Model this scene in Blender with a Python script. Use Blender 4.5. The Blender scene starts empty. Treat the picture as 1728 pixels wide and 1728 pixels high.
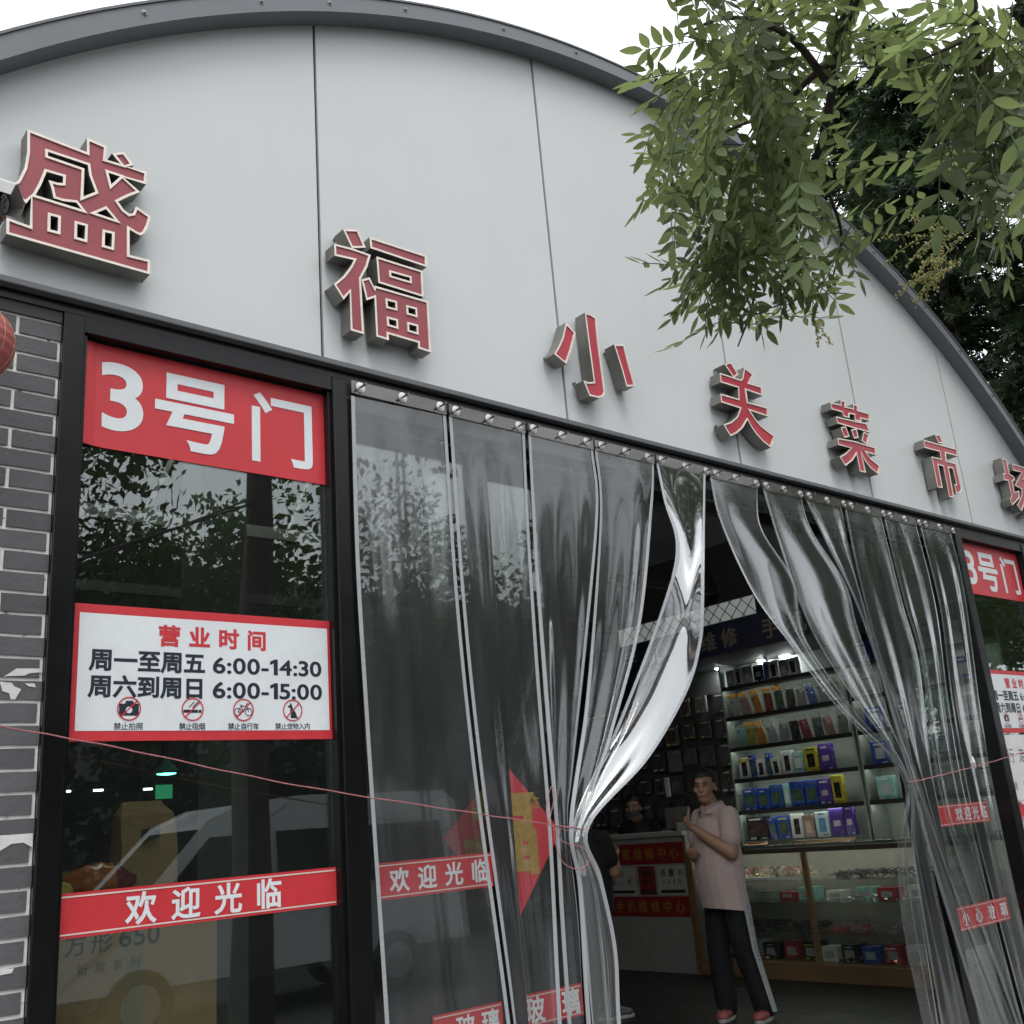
import bpy, bmesh, math, random
import numpy as np
from mathutils import Vector, Matrix
from mathutils.geometry import delaunay_2d_cdt
random.seed(7)
R = math.radians
SC = bpy.context.scene
COL = SC.collection

# ------------------------------------------------------------------ camera
CAM = Vector((-0.9025, -3.1283, 1.4203))
YAW, PIT, ROL = R(41.28865), R(17.03807), R(-4.73197)
_f = Vector((math.sin(YAW)*math.cos(PIT), math.cos(YAW)*math.cos(PIT), math.sin(PIT)))
_r0 = Vector((math.cos(YAW), -math.sin(YAW), 0)); _u0 = _r0.cross(_f)
_r = _r0*math.cos(ROL) + _u0*math.sin(ROL); _u = _u0*math.cos(ROL) - _r0*math.sin(ROL)
FPX = 1740.4665
cd = bpy.data.cameras.new('camera'); cam = bpy.data.objects.new('camera', cd); COL.objects.link(cam)
cam.matrix_world = Matrix(((_r.x, _u.x, -_f.x, CAM.x), (_r.y, _u.y, -_f.y, CAM.y), (_r.z, _u.z, -_f.z, CAM.z), (0, 0, 0, 1)))
cd.sensor_width = 36; cd.lens = 36*FPX/1728; cd.clip_start = 0.05; cd.clip_end = 600
SC.camera = cam
SC.render.resolution_x = SC.render.resolution_y = 1024

# ------------------------------------------------------------------ sky, sun, exposure
SUN_EL, SUN_AZ = R(62), R(200)
wd = bpy.data.worlds.new('World'); SC.world = wd; wd.use_nodes = True
nt = wd.node_tree; bg = nt.nodes['Background']
sky = nt.nodes.new('ShaderNodeTexSky'); sky.sky_type = 'NISHITA'; sky.sun_disc = False
sky.sun_elevation = SUN_EL; sky.sun_rotation = SUN_AZ; sky.air_density = 1.0; sky.dust_density = 6.0; sky.ozone_density = 1.0
hs = nt.nodes.new('ShaderNodeHueSaturation'); hs.inputs['Saturation'].default_value = 0.22
deck = nt.nodes.new('ShaderNodeMixRGB'); deck.inputs[0].default_value = .78; deck.inputs[2].default_value = (8.0, 8.25, 8.6, 1)   # closed cloud deck over the clear-sky model
nt.links.new(sky.outputs[0], hs.inputs['Color']); nt.links.new(hs.outputs[0], deck.inputs[1]); nt.links.new(deck.outputs[0], bg.inputs['Color'])
bg.inputs['Strength'].default_value = 0.15
sl = bpy.data.lights.new('sun', 'SUN'); sl.energy = 0.8; sl.angle = R(24); sl.color = (1, .97, .93)
so = bpy.data.objects.new('sun', sl); COL.objects.link(so); so.location = (0, -10, 30)
sd = Vector((math.sin(SUN_AZ)*math.cos(SUN_EL), math.cos(SUN_AZ)*math.cos(SUN_EL), math.sin(SUN_EL)))
so.rotation_euler = sd.to_track_quat('Z', 'Y').to_euler()
SC.view_settings.view_transform = 'Standard'; SC.view_settings.look = 'None'
SC.view_settings.exposure = 0.62; SC.view_settings.gamma = 1.0; SC.view_settings.use_curve_mapping = False
cy = SC.cycles
cy.use_denoising = True; cy.max_bounces = 10; cy.transparent_max_bounces = 22
cy.diffuse_bounces = 4; cy.glossy_bounces = 4; cy.sample_clamp_indirect = 6.0; cy.caustics_reflective = False; cy.caustics_refractive = False

# ------------------------------------------------------------------ helpers
def at(px, py, Y=None, X=None, Z=None):
    """world point on a plane Y=, X= or Z= seen at photo pixel (of 1728)"""
    d = _f + _r*((px-864)/FPX) - _u*((py-864)/FPX)
    if Y is not None: t = (Y-CAM.y)/d.y
    elif X is not None: t = (X-CAM.x)/d.x
    else: t = (Z-CAM.z)/d.z
    return CAM + d*t
def atd(px, py, dist):
    d = _f + _r*((px-864)/FPX) - _u*((py-864)/FPX)
    return CAM + d.normalized()*dist

def wl(p):
    v = Vector((0, 0, 0))
    while p is not None: v += p.location; p = p.parent
    return v
def tag(o, label=None, cat=None, group=None, kind=None):
    if label: o['label'] = label
    if cat: o['category'] = cat
    if group: o['group'] = group
    if kind: o['kind'] = kind
    return o
def thing(name, label, cat, loc=(0, 0, 0), group=None):
    o = bpy.data.objects.new(name, None); COL.objects.link(o); o.location = loc; o.empty_display_size = .1
    return tag(o, label, cat, group)
def link(name, me, mat=None, parent=None, loc=(0, 0, 0)):
    if mat is not None and len(me.materials) == 0: me.materials.append(mat)
    o = bpy.data.objects.new(name, me); COL.objects.link(o); o.location = loc
    if parent is not None: o.parent = parent
    return o
def copytree(o, parent=None):
    c = o.copy(); COL.objects.link(c); c.parent = parent
    for ch in list(o.children): copytree(ch, c)
    return c

class MB:
    def __init__(s): s.v = []; s.f = []
    def add(s, vs, fs):
        n = len(s.v); s.v += [tuple(v) for v in vs]; s.f += [tuple(i+n for i in f) for f in fs]; return s
    def box(s, x0, x1, y0, y1, z0, z1):
        vs = [(x0,y0,z0),(x1,y0,z0),(x1,y1,z0),(x0,y1,z0),(x0,y0,z1),(x1,y0,z1),(x1,y1,z1),(x0,y1,z1)]
        return s.add(vs, [(0,3,2,1),(4,5,6,7),(0,1,5,4),(1,2,6,5),(2,3,7,6),(3,0,4,7)])
    def obox(s, c, sx, sy, sz, M):
        vs = [Vector(c)+M@Vector((a*sx/2, b*sy/2, e*sz/2)) for e in (-1,1) for a, b in ((-1,-1),(1,-1),(1,1),(-1,1))]
        return s.add(vs, [(0,3,2,1),(4,5,6,7),(0,1,5,4),(1,2,6,5),(2,3,7,6),(3,0,4,7)])
    def prism(s, pts, d):
        """pts: list of 3D points of one planar face, d: extrusion vector"""
        n = len(pts); d = Vector(d)
        vs = [Vector(p) for p in pts] + [Vector(p)+d for p in pts]
        fs = [tuple(range(n)), tuple(range(2*n-1, n-1, -1))] + [(i, i+n, (i+1) % n+n, (i+1) % n) for i in range(n)]
        return s.add(vs, fs)
    def tube(s, pts, r, n=8, closed=False):
        pts = [Vector(p) for p in pts]; m = len(pts); rr = r if isinstance(r, (list, tuple)) else [r]*m
        vs = []; up = Vector((0.13, .21, 1)).normalized(); pa = None
        for i, p in enumerate(pts):
            t = (pts[(i+1) % m] - pts[i-1]) if closed else (pts[min(i+1, m-1)] - pts[max(i-1, 0)])
            t.normalize()
            a = (pa if pa is not None else up); a = a - t*a.dot(t)
            if a.length < 1e-4: a = t.orthogonal()
            a.normalize(); pa = a; b = t.cross(a)
            vs += [p + (a*math.cos(2*math.pi*k/n) + b*math.sin(2*math.pi*k/n))*rr[i] for k in range(n)]
        fs = [(i*n+k, i*n+(k+1) % n, ((i+1) % m)*n+(k+1) % n, ((i+1) % m)*n+k) for i in range(m if closed else m-1) for k in range(n)]
        if not closed: fs += [tuple(range(n-1, -1, -1)), tuple((m-1)*n+k for k in range(n))]
        return s.add(vs, fs)
    def lathe(s, c, prof, n=24, axis='Z'):
        c = Vector(c); vs = []
        for (r, h) in prof:
            for k in range(n):
                a = 2*math.pi*k/n; x, y = r*math.cos(a), r*math.sin(a)
                vs.append(c + (Vector((x, y, h)) if axis == 'Z' else Vector((x, h, y)) if axis == 'Y' else Vector((h, x, y))))
        m = len(prof)
        fs = [(i*n+k, i*n+(k+1) % n, (i+1)*n+(k+1) % n, (i+1)*n+k) for i in range(m-1) for k in range(n)]
        fs += [tuple(range(n-1, -1, -1)), tuple((m-1)*n+k for k in range(n))]
        return s.add(vs, fs)
    def grid(s, P):
        m = len(P); n = len(P[0])
        return s.add([p for row in P for p in row], [(i*n+j, i*n+j+1, (i+1)*n+j+1, (i+1)*n+j) for i in range(m-1) for j in range(n-1)])
    def mesh(s, name, off=(0, 0, 0), smooth=False):
        me = bpy.data.meshes.new(name); o = Vector(off)
        me.from_pydata([tuple(Vector(v)-o) for v in s.v], [], s.f)
        if smooth: me.polygons.foreach_set('use_smooth', [True]*len(me.polygons))
        me.update(); return me
    def build(s, name, mat, parent=None, smooth=False, bevel=0, loc=None):
        if parent is not None: off = wl(parent); l = (0, 0, 0)
        else:
            if loc is None:
                a = np.array([tuple(v) for v in s.v]); lo, hi = a.min(0), a.max(0); loc = ((lo[0]+hi[0])/2, (lo[1]+hi[1])/2, lo[2])
            off = l = loc
        o = link(name, s.mesh(name, off, smooth), mat, parent, l)
        if bevel:
            b = o.modifiers.new('bevel', 'BEVEL'); b.width = bevel; b.segments = 2; b.limit_method = 'ANGLE'
        return o

# ------------------------------------------------------------------ materials (all procedural)
_mats = {}
def pm(name, col, rough=.5, metal=0, var=.12, scale=8, bump=0, bscale=40, spec=.5, stretch=None, emit=None, emits=0, var2=0, sc2=1.5, rvar=.1, trans=0, sheen=0):
    if name in _mats: return _mats[name]
    m = bpy.data.materials.new(name); m.use_nodes = True; n = m.node_tree.nodes; l = m.node_tree.links
    b = n['Principled BSDF']; b.inputs['Metallic'].default_value = metal
    b.inputs['Specular IOR Level'].default_value = spec
    tc = n.new('ShaderNodeTexCoord'); mp = n.new('ShaderNodeMapping'); l.new(tc.outputs['Object'], mp.inputs['Vector'])
    if stretch: mp.inputs['Scale'].default_value = stretch
    no = n.new('ShaderNodeTexNoise'); no.inputs['Scale'].default_value = scale; no.inputs['Detail'].default_value = 6; no.inputs['Roughness'].default_value = .6
    l.new(mp.outputs[0], no.inputs['Vector'])
    mr = n.new('ShaderNodeMapRange'); mr.inputs['From Min'].default_value = .25; mr.inputs['From Max'].default_value = .75
    mr.inputs['To Min'].default_value = 1-var; mr.inputs['To Max'].default_value = 1+var; l.new(no.outputs['Fac'], mr.inputs['Value'])
    fac = mr.outputs[0]
    if var2:
        n2 = n.new('ShaderNodeTexNoise'); n2.inputs['Scale'].default_value = sc2; n2.inputs['Detail'].default_value = 3; l.new(tc.outputs['Object'], n2.inputs['Vector'])
        m2 = n.new('ShaderNodeMapRange'); m2.inputs['From Min'].default_value = .3; m2.inputs['From Max'].default_value = .7
        m2.inputs['To Min'].default_value = 1-var2; m2.inputs['To Max'].default_value = 1+var2*.5; l.new(n2.outputs['Fac'], m2.inputs['Value'])
        mu = n.new('ShaderNodeMath'); mu.operation = 'MULTIPLY'; l.new(fac, mu.inputs[0]); l.new(m2.outputs[0], mu.inputs[1]); fac = mu.outputs[0]
    mx = n.new('ShaderNodeVectorMath'); mx.operation = 'SCALE'; mx.inputs[0].default_value = col[:3]; l.new(fac, mx.inputs['Scale'])
    l.new(mx.outputs[0], b.inputs['Base Color'])
    rr = n.new('ShaderNodeMapRange'); rr.inputs['To Min'].default_value = max(.02, rough-rvar); rr.inputs['To Max'].default_value = min(1, rough+rvar)
    l.new(no.outputs['Fac'], rr.inputs['Value']); l.new(rr.outputs[0], b.inputs['Roughness'])
    if bump:
        nb = n.new('ShaderNodeTexNoise'); nb.inputs['Scale'].default_value = bscale; nb.inputs['Detail'].default_value = 4; l.new(mp.outputs[0], nb.inputs['Vector'])
        bp = n.new('ShaderNodeBump'); bp.inputs['Strength'].default_value = bump; bp.inputs['Distance'].default_value = .01
        l.new(nb.outputs['Fac'], bp.inputs['Height']); l.new(bp.outputs[0], b.inputs['Normal'])
    if emit: b.inputs['Emission Color'].default_value = (*emit, 1); b.inputs['Emission Strength'].default_value = emits
    if trans: b.inputs['Transmission Weight'].default_value = trans
    if sheen: b.inputs['Sheen Weight'].default_value = sheen
    _mats[name] = m; return m

def film(name, r0=.08, haze=.04, hazecol=(.75, .78, .8), tint=(.93, .95, .95), rough=.02, bump=.0, bscale=(6, 6, .7), power=4.0, streak=0):
    """thin clear sheet: transparent + fresnel mirror + a little scattering haze"""
    if name in _mats: return _mats[name]
    m = bpy.data.materials.new(name); m.use_nodes = True; n = m.node_tree.nodes; l = m.node_tree.links
    n.remove(n['Principled BSDF']); out = n['Material Output']
    tr = n.new('ShaderNodeBsdfTransparent'); tr.inputs[0].default_value = (*tint, 1)
    gl = n.new('ShaderNodeBsdfGlossy'); gl.inputs['Roughness'].default_value = rough; gl.inputs['Color'].default_value = (.95, .97, .98, 1)
    df = n.new('ShaderNodeBsdfDiffuse'); df.inputs[0].default_value = (*hazecol, 1)
    tl = n.new('ShaderNodeBsdfTranslucent'); tl.inputs[0].default_value = (*hazecol, 1)
    dt = n.new('ShaderNodeMixShader'); dt.inputs[0].default_value = .4; l.new(df.outputs[0], dt.inputs[1]); l.new(tl.outputs[0], dt.inputs[2])
    lw = n.new('ShaderNodeLayerWeight'); lw.inputs['Blend'].default_value = .5
    pw = n.new('ShaderNodeMath'); pw.operation = 'POWER'; pw.inputs[1].default_value = power; l.new(lw.outputs['Facing'], pw.inputs[0])
    mr = n.new('ShaderNodeMapRange'); mr.inputs['To Min'].default_value = r0; mr.inputs['To Max'].default_value = .96; l.new(pw.outputs[0], mr.inputs['Value'])
    tc = n.new('ShaderNodeTexCoord'); mp = n.new('ShaderNodeMapping'); mp.inputs['Scale'].default_value = bscale; l.new(tc.outputs['Object'], mp.inputs['Vector'])
    if bump:
        nb = n.new('ShaderNodeTexNoise'); nb.inputs['Scale'].default_value = 1.0; nb.inputs['Detail'].default_value = 3; nb.inputs['Roughness'].default_value = .5
        l.new(mp.outputs[0], nb.inputs['Vector'])
        bp = n.new('ShaderNodeBump'); bp.inputs['Strength'].default_value = 1.0; bp.inputs['Distance'].default_value = bump
        l.new(nb.outputs['Fac'], bp.inputs['Height']); l.new(bp.outputs[0], gl.inputs['Normal']); l.new(bp.outputs[0], lw.inputs['Normal'])
    m1 = n.new('ShaderNodeMixShader')
    if streak:
        ns = n.new('ShaderNodeTexNoise'); ns.inputs['Scale'].default_value = 3.0; ns.inputs['Detail'].default_value = 5; l.new(mp.outputs[0], ns.inputs['Vector'])
        ms = n.new('ShaderNodeMapRange'); ms.inputs['From Min'].default_value = .45; ms.inputs['From Max'].default_value = .75
        ms.inputs['To Min'].default_value = haze; ms.inputs['To Max'].default_value = haze+streak; l.new(ns.outputs['Fac'], ms.inputs['Value']); l.new(ms.outputs[0], m1.inputs[0])
    else: m1.inputs[0].default_value = haze
    l.new(tr.outputs[0], m1.inputs[1]); l.new(dt.outputs[0], m1.inputs[2])
    m2 = n.new('ShaderNodeMixShader'); l.new(mr.outputs[0], m2.inputs[0]); l.new(m1.outputs[0], m2.inputs[1]); l.new(gl.outputs[0], m2.inputs[2])
    l.new(m2.outputs[0], out.inputs['Surface']); _mats[name] = m; return m

def leafmat(name, top, trans, var=.3):
    if name in _mats: return _mats[name]
    m = bpy.data.materials.new(name); m.use_nodes = True; n = m.node_tree.nodes; l = m.node_tree.links
    b = n['Principled BSDF']; b.inputs['Roughness'].default_value = .45; b.inputs['Specular IOR Level'].default_value = .35
    oi = n.new('ShaderNodeObjectInfo'); tc = n.new('ShaderNodeTexCoord')
    no = n.new('ShaderNodeTexNoise'); no.inputs['Scale'].default_value = 9; l.new(tc.outputs['Object'], no.inputs['Vector'])
    ad = n.new('ShaderNodeMath'); ad.operation = 'ADD'; l.new(oi.outputs['Random'], ad.inputs[0]); l.new(no.outputs['Fac'], ad.inputs[1])
    mr = n.new('ShaderNodeMapRange'); mr.inputs['From Min'].default_value = .4; mr.inputs['From Max'].default_value = 1.6; mr.inputs['To Min'].default_value = 1-var; mr.inputs['To Max'].default_value = 1+var; l.new(ad.outputs[0], mr.inputs['Value'])
    mx = n.new('ShaderNodeVectorMath'); mx.operation = 'SCALE'; mx.inputs[0].default_value = top; l.new(mr.outputs[0], mx.inputs['Scale']); l.new(mx.outputs[0], b.inputs['Base Color'])
    tl = n.new('ShaderNodeBsdfTranslucent'); mt = n.new('ShaderNodeVectorMath'); mt.operation = 'SCALE'; mt.inputs[0].default_value = trans; l.new(mr.outputs[0], mt.inputs['Scale']); l.new(mt.outputs[0], tl.inputs[0])
    ms = n.new('ShaderNodeMixShader'); ms.inputs[0].default_value = .45; l.new(b.outputs[0], ms.inputs[1]); l.new(tl.outputs[0], ms.inputs[2])
    l.new(ms.outputs[0], n['Material Output'].inputs['Surface']); _mats[name] = m; return m

def emat(name, col, s):
    if name in _mats: return _mats[name]
    m = bpy.data.materials.new(name); m.use_nodes = True; n = m.node_tree.nodes; l = m.node_tree.links
    n.remove(n['Principled BSDF']); e = n.new('ShaderNodeEmission'); e.inputs[0].default_value = (*col, 1); e.inputs[1].default_value = s
    l.new(e.outputs[0], n['Material Output'].inputs['Surface']); _mats[name] = m; return m

# ------------------------------------------------------------------ lettering: glyph outlines from the built-in typeface, thickened and filled
CHARS = sorted(set('3号门营业时间周一至五六到日0123456789:-禁止拍照吸烟自行车宠物入内欢迎光临小心玻璃福登维修手机专家中心方形650系列新款流量卡川500元行走通道诚信规章制度WELCOMETONATURE'))
_GL = {}
def _load_glyphs():
    obs = []
    for ch in CHARS:
        cu = bpy.data.curves.new('glyph', 'FONT'); cu.body = ch; cu.size = 1; cu.fill_mode = 'NONE'; cu.resolution_u = 8 if ch.isascii() else 3
        o = bpy.data.objects.new('glyph', cu); COL.objects.link(o); obs.append((ch, o, cu))
    dg = bpy.context.evaluated_depsgraph_get()
    for ch, o, cu in obs:
        me = o.evaluated_get(dg).to_mesh()
        co = np.zeros(len(me.vertices)*3); me.vertices.foreach_get('co', co); co = co.reshape(-1, 3)[:, :2]
        par = list(range(len(co)))
        def find(a):
            while par[a] != a: par[a] = par[par[a]]; a = par[a]
            return a
        for e in me.edges:
            a, b = find(e.vertices[0]), find(e.vertices[1]); par[max(a, b)] = min(a, b)
        g = {}
        for i in range(len(co)): g.setdefault(find(i), []).append(i)
        loops = []
        for k in g.values():
            L = [co[i] for i in k]; Q = []
            for p in L:
                if not Q or np.hypot(*(p-Q[-1])) > 1e-4: Q.append(p)
            if len(Q) > 2 and np.hypot(*(Q[0]-Q[-1])) < 1e-4: Q.pop()
            if len(Q) > 2: loops.append(np.array(Q))
        _GL[ch] = loops
        bpy.data.objects.remove(o); bpy.data.curves.remove(cu)
_load_glyphs()
_GL['1'] = [np.array([(.14, 0), (.26, 0), (.26, .70), (.17, .70), (.0, .60), (.0, .49), (.14, .565)])]
def area(L): x, y = L[:, 0], L[:, 1]; return .5*float(np.sum(x*np.roll(y, -1) - np.roll(x, -1)*y))
def grow(loops, d):
    """mitred offset of all loops by d, outward where the fill is"""
    sg = 1 if area(max(loops, key=lambda L: abs(area(L)))) > 0 else -1
    out = []
    for L in loops:
        e = np.roll(L, -1, 0) - L; ln = np.maximum(np.hypot(e[:, 0], e[:, 1]), 1e-9)[:, None]; e = e/ln
        nn = np.stack([e[:, 1], -e[:, 0]], 1)*sg; n0 = np.roll(nn, 1, 0)
        dt = (nn*n0).sum(1)[:, None]; m = (nn+n0)/np.maximum(1+dt, .28)
        out.append(L + m*d)
    return out
def winding(P, loops):
    w = np.zeros(len(P), int)
    for L in loops:
        a = L; b = np.roll(L, -1, 0)
        for (x0, y0), (x1, y1) in zip(a, b):
            up = (y0 <= P[:, 1]) & (y1 > P[:, 1]); dn = (y0 > P[:, 1]) & (y1 <= P[:, 1])
            cr = (x1-x0)*(P[:, 1]-y0) - (P[:, 0]-x0)*(y1-y0)
            w += (up & (cr > 0)).astype(int) - (dn & (cr < 0)).astype(int)
    return w
def fill(loops, minus=None):
    allL = loops + (minus or []); V = []; E = []
    for L in allL:
        n = len(V); V += [Vector((float(p[0]), float(p[1]))) for p in L]; E += [(n+i, n+(i+1) % len(L)) for i in range(len(L))]
    vo, eo, fo, *_ = delaunay_2d_cdt(V, E, [], 0, 1e-6)
    vv = np.array([tuple(v) for v in vo]); F = [tuple(f) for f in fo]
    if not F: return vv, []
    C = np.array([vv[list(f)].mean(0) for f in F])
    sg = 1 if area(max(loops, key=lambda L: abs(area(L)))) > 0 else -1
    k = winding(C, loops)*sg > 0
    if minus: k &= ~(winding(C, minus)*sg > 0)
    out = []
    for f, kk in zip(F, k):
        if kk:
            p = vv[list(f)]
            out.append(f if area(p) > 0 else f[::-1])
    return vv, out
_FC = {}
def glyph(ch, bold=0.0):
    k = (ch, round(bold, 4))
    if k not in _FC:
        L = _GL[ch]; _FC[k] = fill(grow(L, bold) if bold else L)
    return _FC[k]
def put_text(mb, body, x0, x1, zc, h, P, bold=.03, cw=None, prop=False):
    """lay characters between x0 and x1 centred on height zc; P(x,z)->world point"""
    n = len(body)
    if prop:      # proportional: real glyph widths
        ws = [(_GL[c] and (max(L[:, 0].max() for L in _GL[c]) - min(L[:, 0].min() for L in _GL[c])) or 0) if c != ' ' else .25 for c in body]
        gap = .1; tot = sum(ws)+gap*(n-1); s = (x1-x0)/tot; x = x0
        for c, w in zip(body, ws):
            if c != ' ':
                vv, F = glyph(c, bold); mn = min(L[:, 0].min() for L in _GL[c])
                mb.add([P(x+(v[0]-mn)*s, zc+(v[1]-.36)*h) for v in vv], F)
            x += (w+gap)*s
        return
    cw = cw or h
    for i, c in enumerate(body):
        if c == ' ': continue
        cx = x0+cw/2 + (x1-x0-cw)*(i/(n-1) if n > 1 else .5)
        vv, F = glyph(c, bold); lo = min(L[:, 0].min() for L in _GL[c]); hi = max(L[:, 0].max() for L in _GL[c]); mid = (lo+hi)/2 if c.isascii() else .5
        mb.add([P(cx+(v[0]-mid)*cw, zc+(v[1]-.38)*h) for v in vv], F)
# ------------------------------------------------------------------ materials used by the building
M_PANEL = pm('panel_paint', (.545, .568, .568), .42, 0, .012, 3, var2=.05, sc2=1.1, stretch=(5, 5, .8), spec=.35)
M_FASCIA = pm('fascia_paint', (.135, .142, .155), .45, 0, .06, 5, spec=.4)
M_FLASH = pm('flashing_paint', (.10, .105, .112), .45, 0, .1, 6)
M_BLACK = pm('black_frame', (.006, .006, .0065), .25, 0, .3, 5, spec=.28, rvar=.08)
M_DARK = pm('dark_backing', (.015, .015, .016), .8, 0, .2, 6)
M_SCREW = pm('screw_steel', (.18, .18, .18), .4, .8)
M_GLASS = film('window_glass', r0=.10, haze=.006, tint=(.80, .86, .83), rough=.004, power=4.5)
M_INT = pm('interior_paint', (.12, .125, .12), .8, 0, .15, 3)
M_ROOF = pm('roof_sheet', (.25, .26, .27), .5, .3, .15, 3)
M_MORT = None

def mortar():
    m = pm('white_mortar', (.74, .74, .72), .85, 0, .1, 20, bump=.3)
    n = m.node_tree.nodes; l = m.node_tree.links; b = n['Principled BSDF']
    src = b.inputs['Base Color'].links[0].from_socket
    tc = n.new('ShaderNodeTexCoord'); no = n.new('ShaderNodeTexNoise'); no.inputs['Scale'].default_value = 28; no.inputs['Detail'].default_value = 5; l.new(tc.outputs['Object'], no.inputs['Vector'])
    cr = n.new('ShaderNodeValToRGB'); cr.color_ramp.elements[0].position = .64; cr.color_ramp.elements[1].position = .70; l.new(no.outputs['Fac'], cr.inputs[0])
    mx = n.new('ShaderNodeMixRGB'); mx.inputs[2].default_value = (.10, .10, .105, 1); l.new(cr.outputs[0], mx.inputs[0]); l.new(src, mx.inputs[1]); l.new(mx.outputs[0], b.inputs['Base Color'])
    return m
M_MORT = mortar()
M_BRICK = [pm('brick_grey_%d' % i, (c, c, c*1.06), .8, 0, .12, 14, bump=.25, bscale=60, var2=.15, sc2=5) for i, c in enumerate((.078, .086, .093))]

# ------------------------------------------------------------------ ground
g = MB(); g.grid([[(-150+i*30, -150+j*30, -.2) for i in range(11)] for j in range(11)])
tag(g.build('ground', pm('asphalt', (.055, .055, .056), .9, 0, .25, 3, bump=.3, bscale=120), loc=(0, 0, -.2)), kind='structure')
g = MB(); g.box(-6, 14, -2.2, -.02, -.19, -.06)
pv = tag(g.build('pavement', pm('pavement_stone', (.30, .295, .28), .85, 0, .15, 2, bump=.3, bscale=60)), kind='structure')
# floor tiles inside
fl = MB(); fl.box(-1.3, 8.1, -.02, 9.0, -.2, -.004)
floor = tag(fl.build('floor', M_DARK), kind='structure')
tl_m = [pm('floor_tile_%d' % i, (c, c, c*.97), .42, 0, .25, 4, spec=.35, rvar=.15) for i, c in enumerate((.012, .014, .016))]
tm = MB(); tm.box(-.298, .298, -.298, .298, -.0035, .0035); tme = [tm.mesh('tile') for _ in tl_m]
for i, m_ in enumerate(tl_m): tme[i].materials.append(m_)
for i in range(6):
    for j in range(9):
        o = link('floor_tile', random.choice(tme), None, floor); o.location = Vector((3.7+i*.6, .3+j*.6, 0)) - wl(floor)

# ------------------------------------------------------------------ market hall: arched gable, fascia, beam, posts
CX, CZ, RAD = 3.374, -.0115, 5.349
hall = thing('market_hall', 'grey market hall with arched gable and dark fascia above a glass entrance', 'building', (CX, 0, -.1))
def arcz(x, r=RAD): return CZ + math.sqrt(max(0, r*r-(x-CX)**2))
ZB = 3.176
seams = [-.327, .953, 2.233, 3.508, 4.813, 6.09, 7.37]
edges = [-.98] + seams + [7.75]
for i in range(len(edges)-1):
    hg = .0055 if i < 3 else .0075; x0, x1 = edges[i]+(.0055 if i < 4 else .0075), edges[i+1]-hg
    if i in (1, 2): x1 -= .002*i
    n = 14; xs = [x0+(x1-x0)*k/n for k in range(n+1)]
    pts = [(x0, 0, ZB), (x1, 0, ZB)] + [(x, 0, max(ZB+.01, arcz(x, RAD+.03))) for x in reversed(xs)]
    tlt = random.uniform(-.0012, .0012)
    pts = [(p[0], tlt*(p[0]-x0) + random.uniform(-.0002, .0002), p[2]) for p in pts]
    b = MB(); b.prism(pts, (0, .014, 0)); b.build('gable_panel', M_PANEL, hall)
n = 60
b = MB(); xs = [-.96+(7.71+.96)*k/n for k in range(n+1)]
b.prism([(xs[0], .016, ZB-.1), (xs[-1], .016, ZB-.1)]+[(x, .016, max(ZB-.05, arcz(x, RAD+.04))) for x in reversed(xs)], (0, .14, 0)); b.build('gable_backing', M_DARK, hall)
# fascia ring and roof vault
def ring(name, r0, r1, y0, y1, mat, a0=-60.5, a1=60.5, n=96, parent=hall):
    P = []
    for k in range(n+1):
        a = R(a0+(a1-a0)*k/n); s, c = math.sin(a), math.cos(a)
        P.append([(CX+r*s, y, CZ+r*c) for r, y in ((r0, y0), (r1, y0), (r1, y1), (r0, y1), (r0, y0))])
    m = MB(); m.grid(P); m.f += [(0, 1, 2, 3), tuple(n*5+k for k in (3, 2, 1, 0))]; return m.build(name, mat, parent)
ring('fascia', RAD-.010, RAD+.064, -.10, .004, M_FASCIA)
ring('roof', RAD+.075, RAD+.10, -.04, 9.2, M_ROOF)
ring('fascia_cap', RAD+.0645, RAD+.074, -.106, -.03, pm('cap_paint', (.10, .105, .115), .5))
sm = MB(); sm.lathe((0, 0, 0), [(.011, 0), (.011, -.002), (.006, -.003), (.006, -.008), (.003, -.009)], 10, 'Y'); sme = sm.mesh('screw', smooth=False); sme.materials.append(M_SCREW)
for a in (-43.5, -36.2, -30.8, -26.5, -22.0, -15.5, -9.5, -2, 5.5, 13, 20.5, 27, 32.5, 38, 43.5):
    a += random.uniform(-.5, .5); rr = RAD+.03+random.uniform(-.004, .004)
    o = link('screw', sme, None, hall); o.location = Vector((CX+rr*math.sin(R(a)), -.1005, CZ+rr*math.cos(R(a)))) - wl(hall)
# flashing, lintel and posts
b = MB(); b.box(-1.3, 8.05, -.045, -.001, 3.150, 3.173); b.build('flashing', M_FLASH, hall, bevel=.003)
b = MB(); b.box(-1.3, 8.05, -.012, .10, 3.115, 3.149); b.build('lintel', M_BLACK, hall)
b = MB(); b.box(1.072, 5.748, -.008, .10, 3.0, 3.114); b.build('door_header', M_BLACK, hall)
for x0, x1 in ((.001, .068), (.980, 1.070), (5.750, 5.838), (6.752, 6.820)):
    b = MB(); b.box(x0, x1, -.018, .085, -.06, 3.1145); b.build('post', M_BLACK, hall, bevel=.004)
# side and back walls, interior ceiling is the vault
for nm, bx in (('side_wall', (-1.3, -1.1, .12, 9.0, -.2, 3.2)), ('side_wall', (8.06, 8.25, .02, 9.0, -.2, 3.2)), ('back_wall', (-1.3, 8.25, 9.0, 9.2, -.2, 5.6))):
    b = MB(); b.box(*bx); b.build(nm, M_INT, hall)
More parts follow.
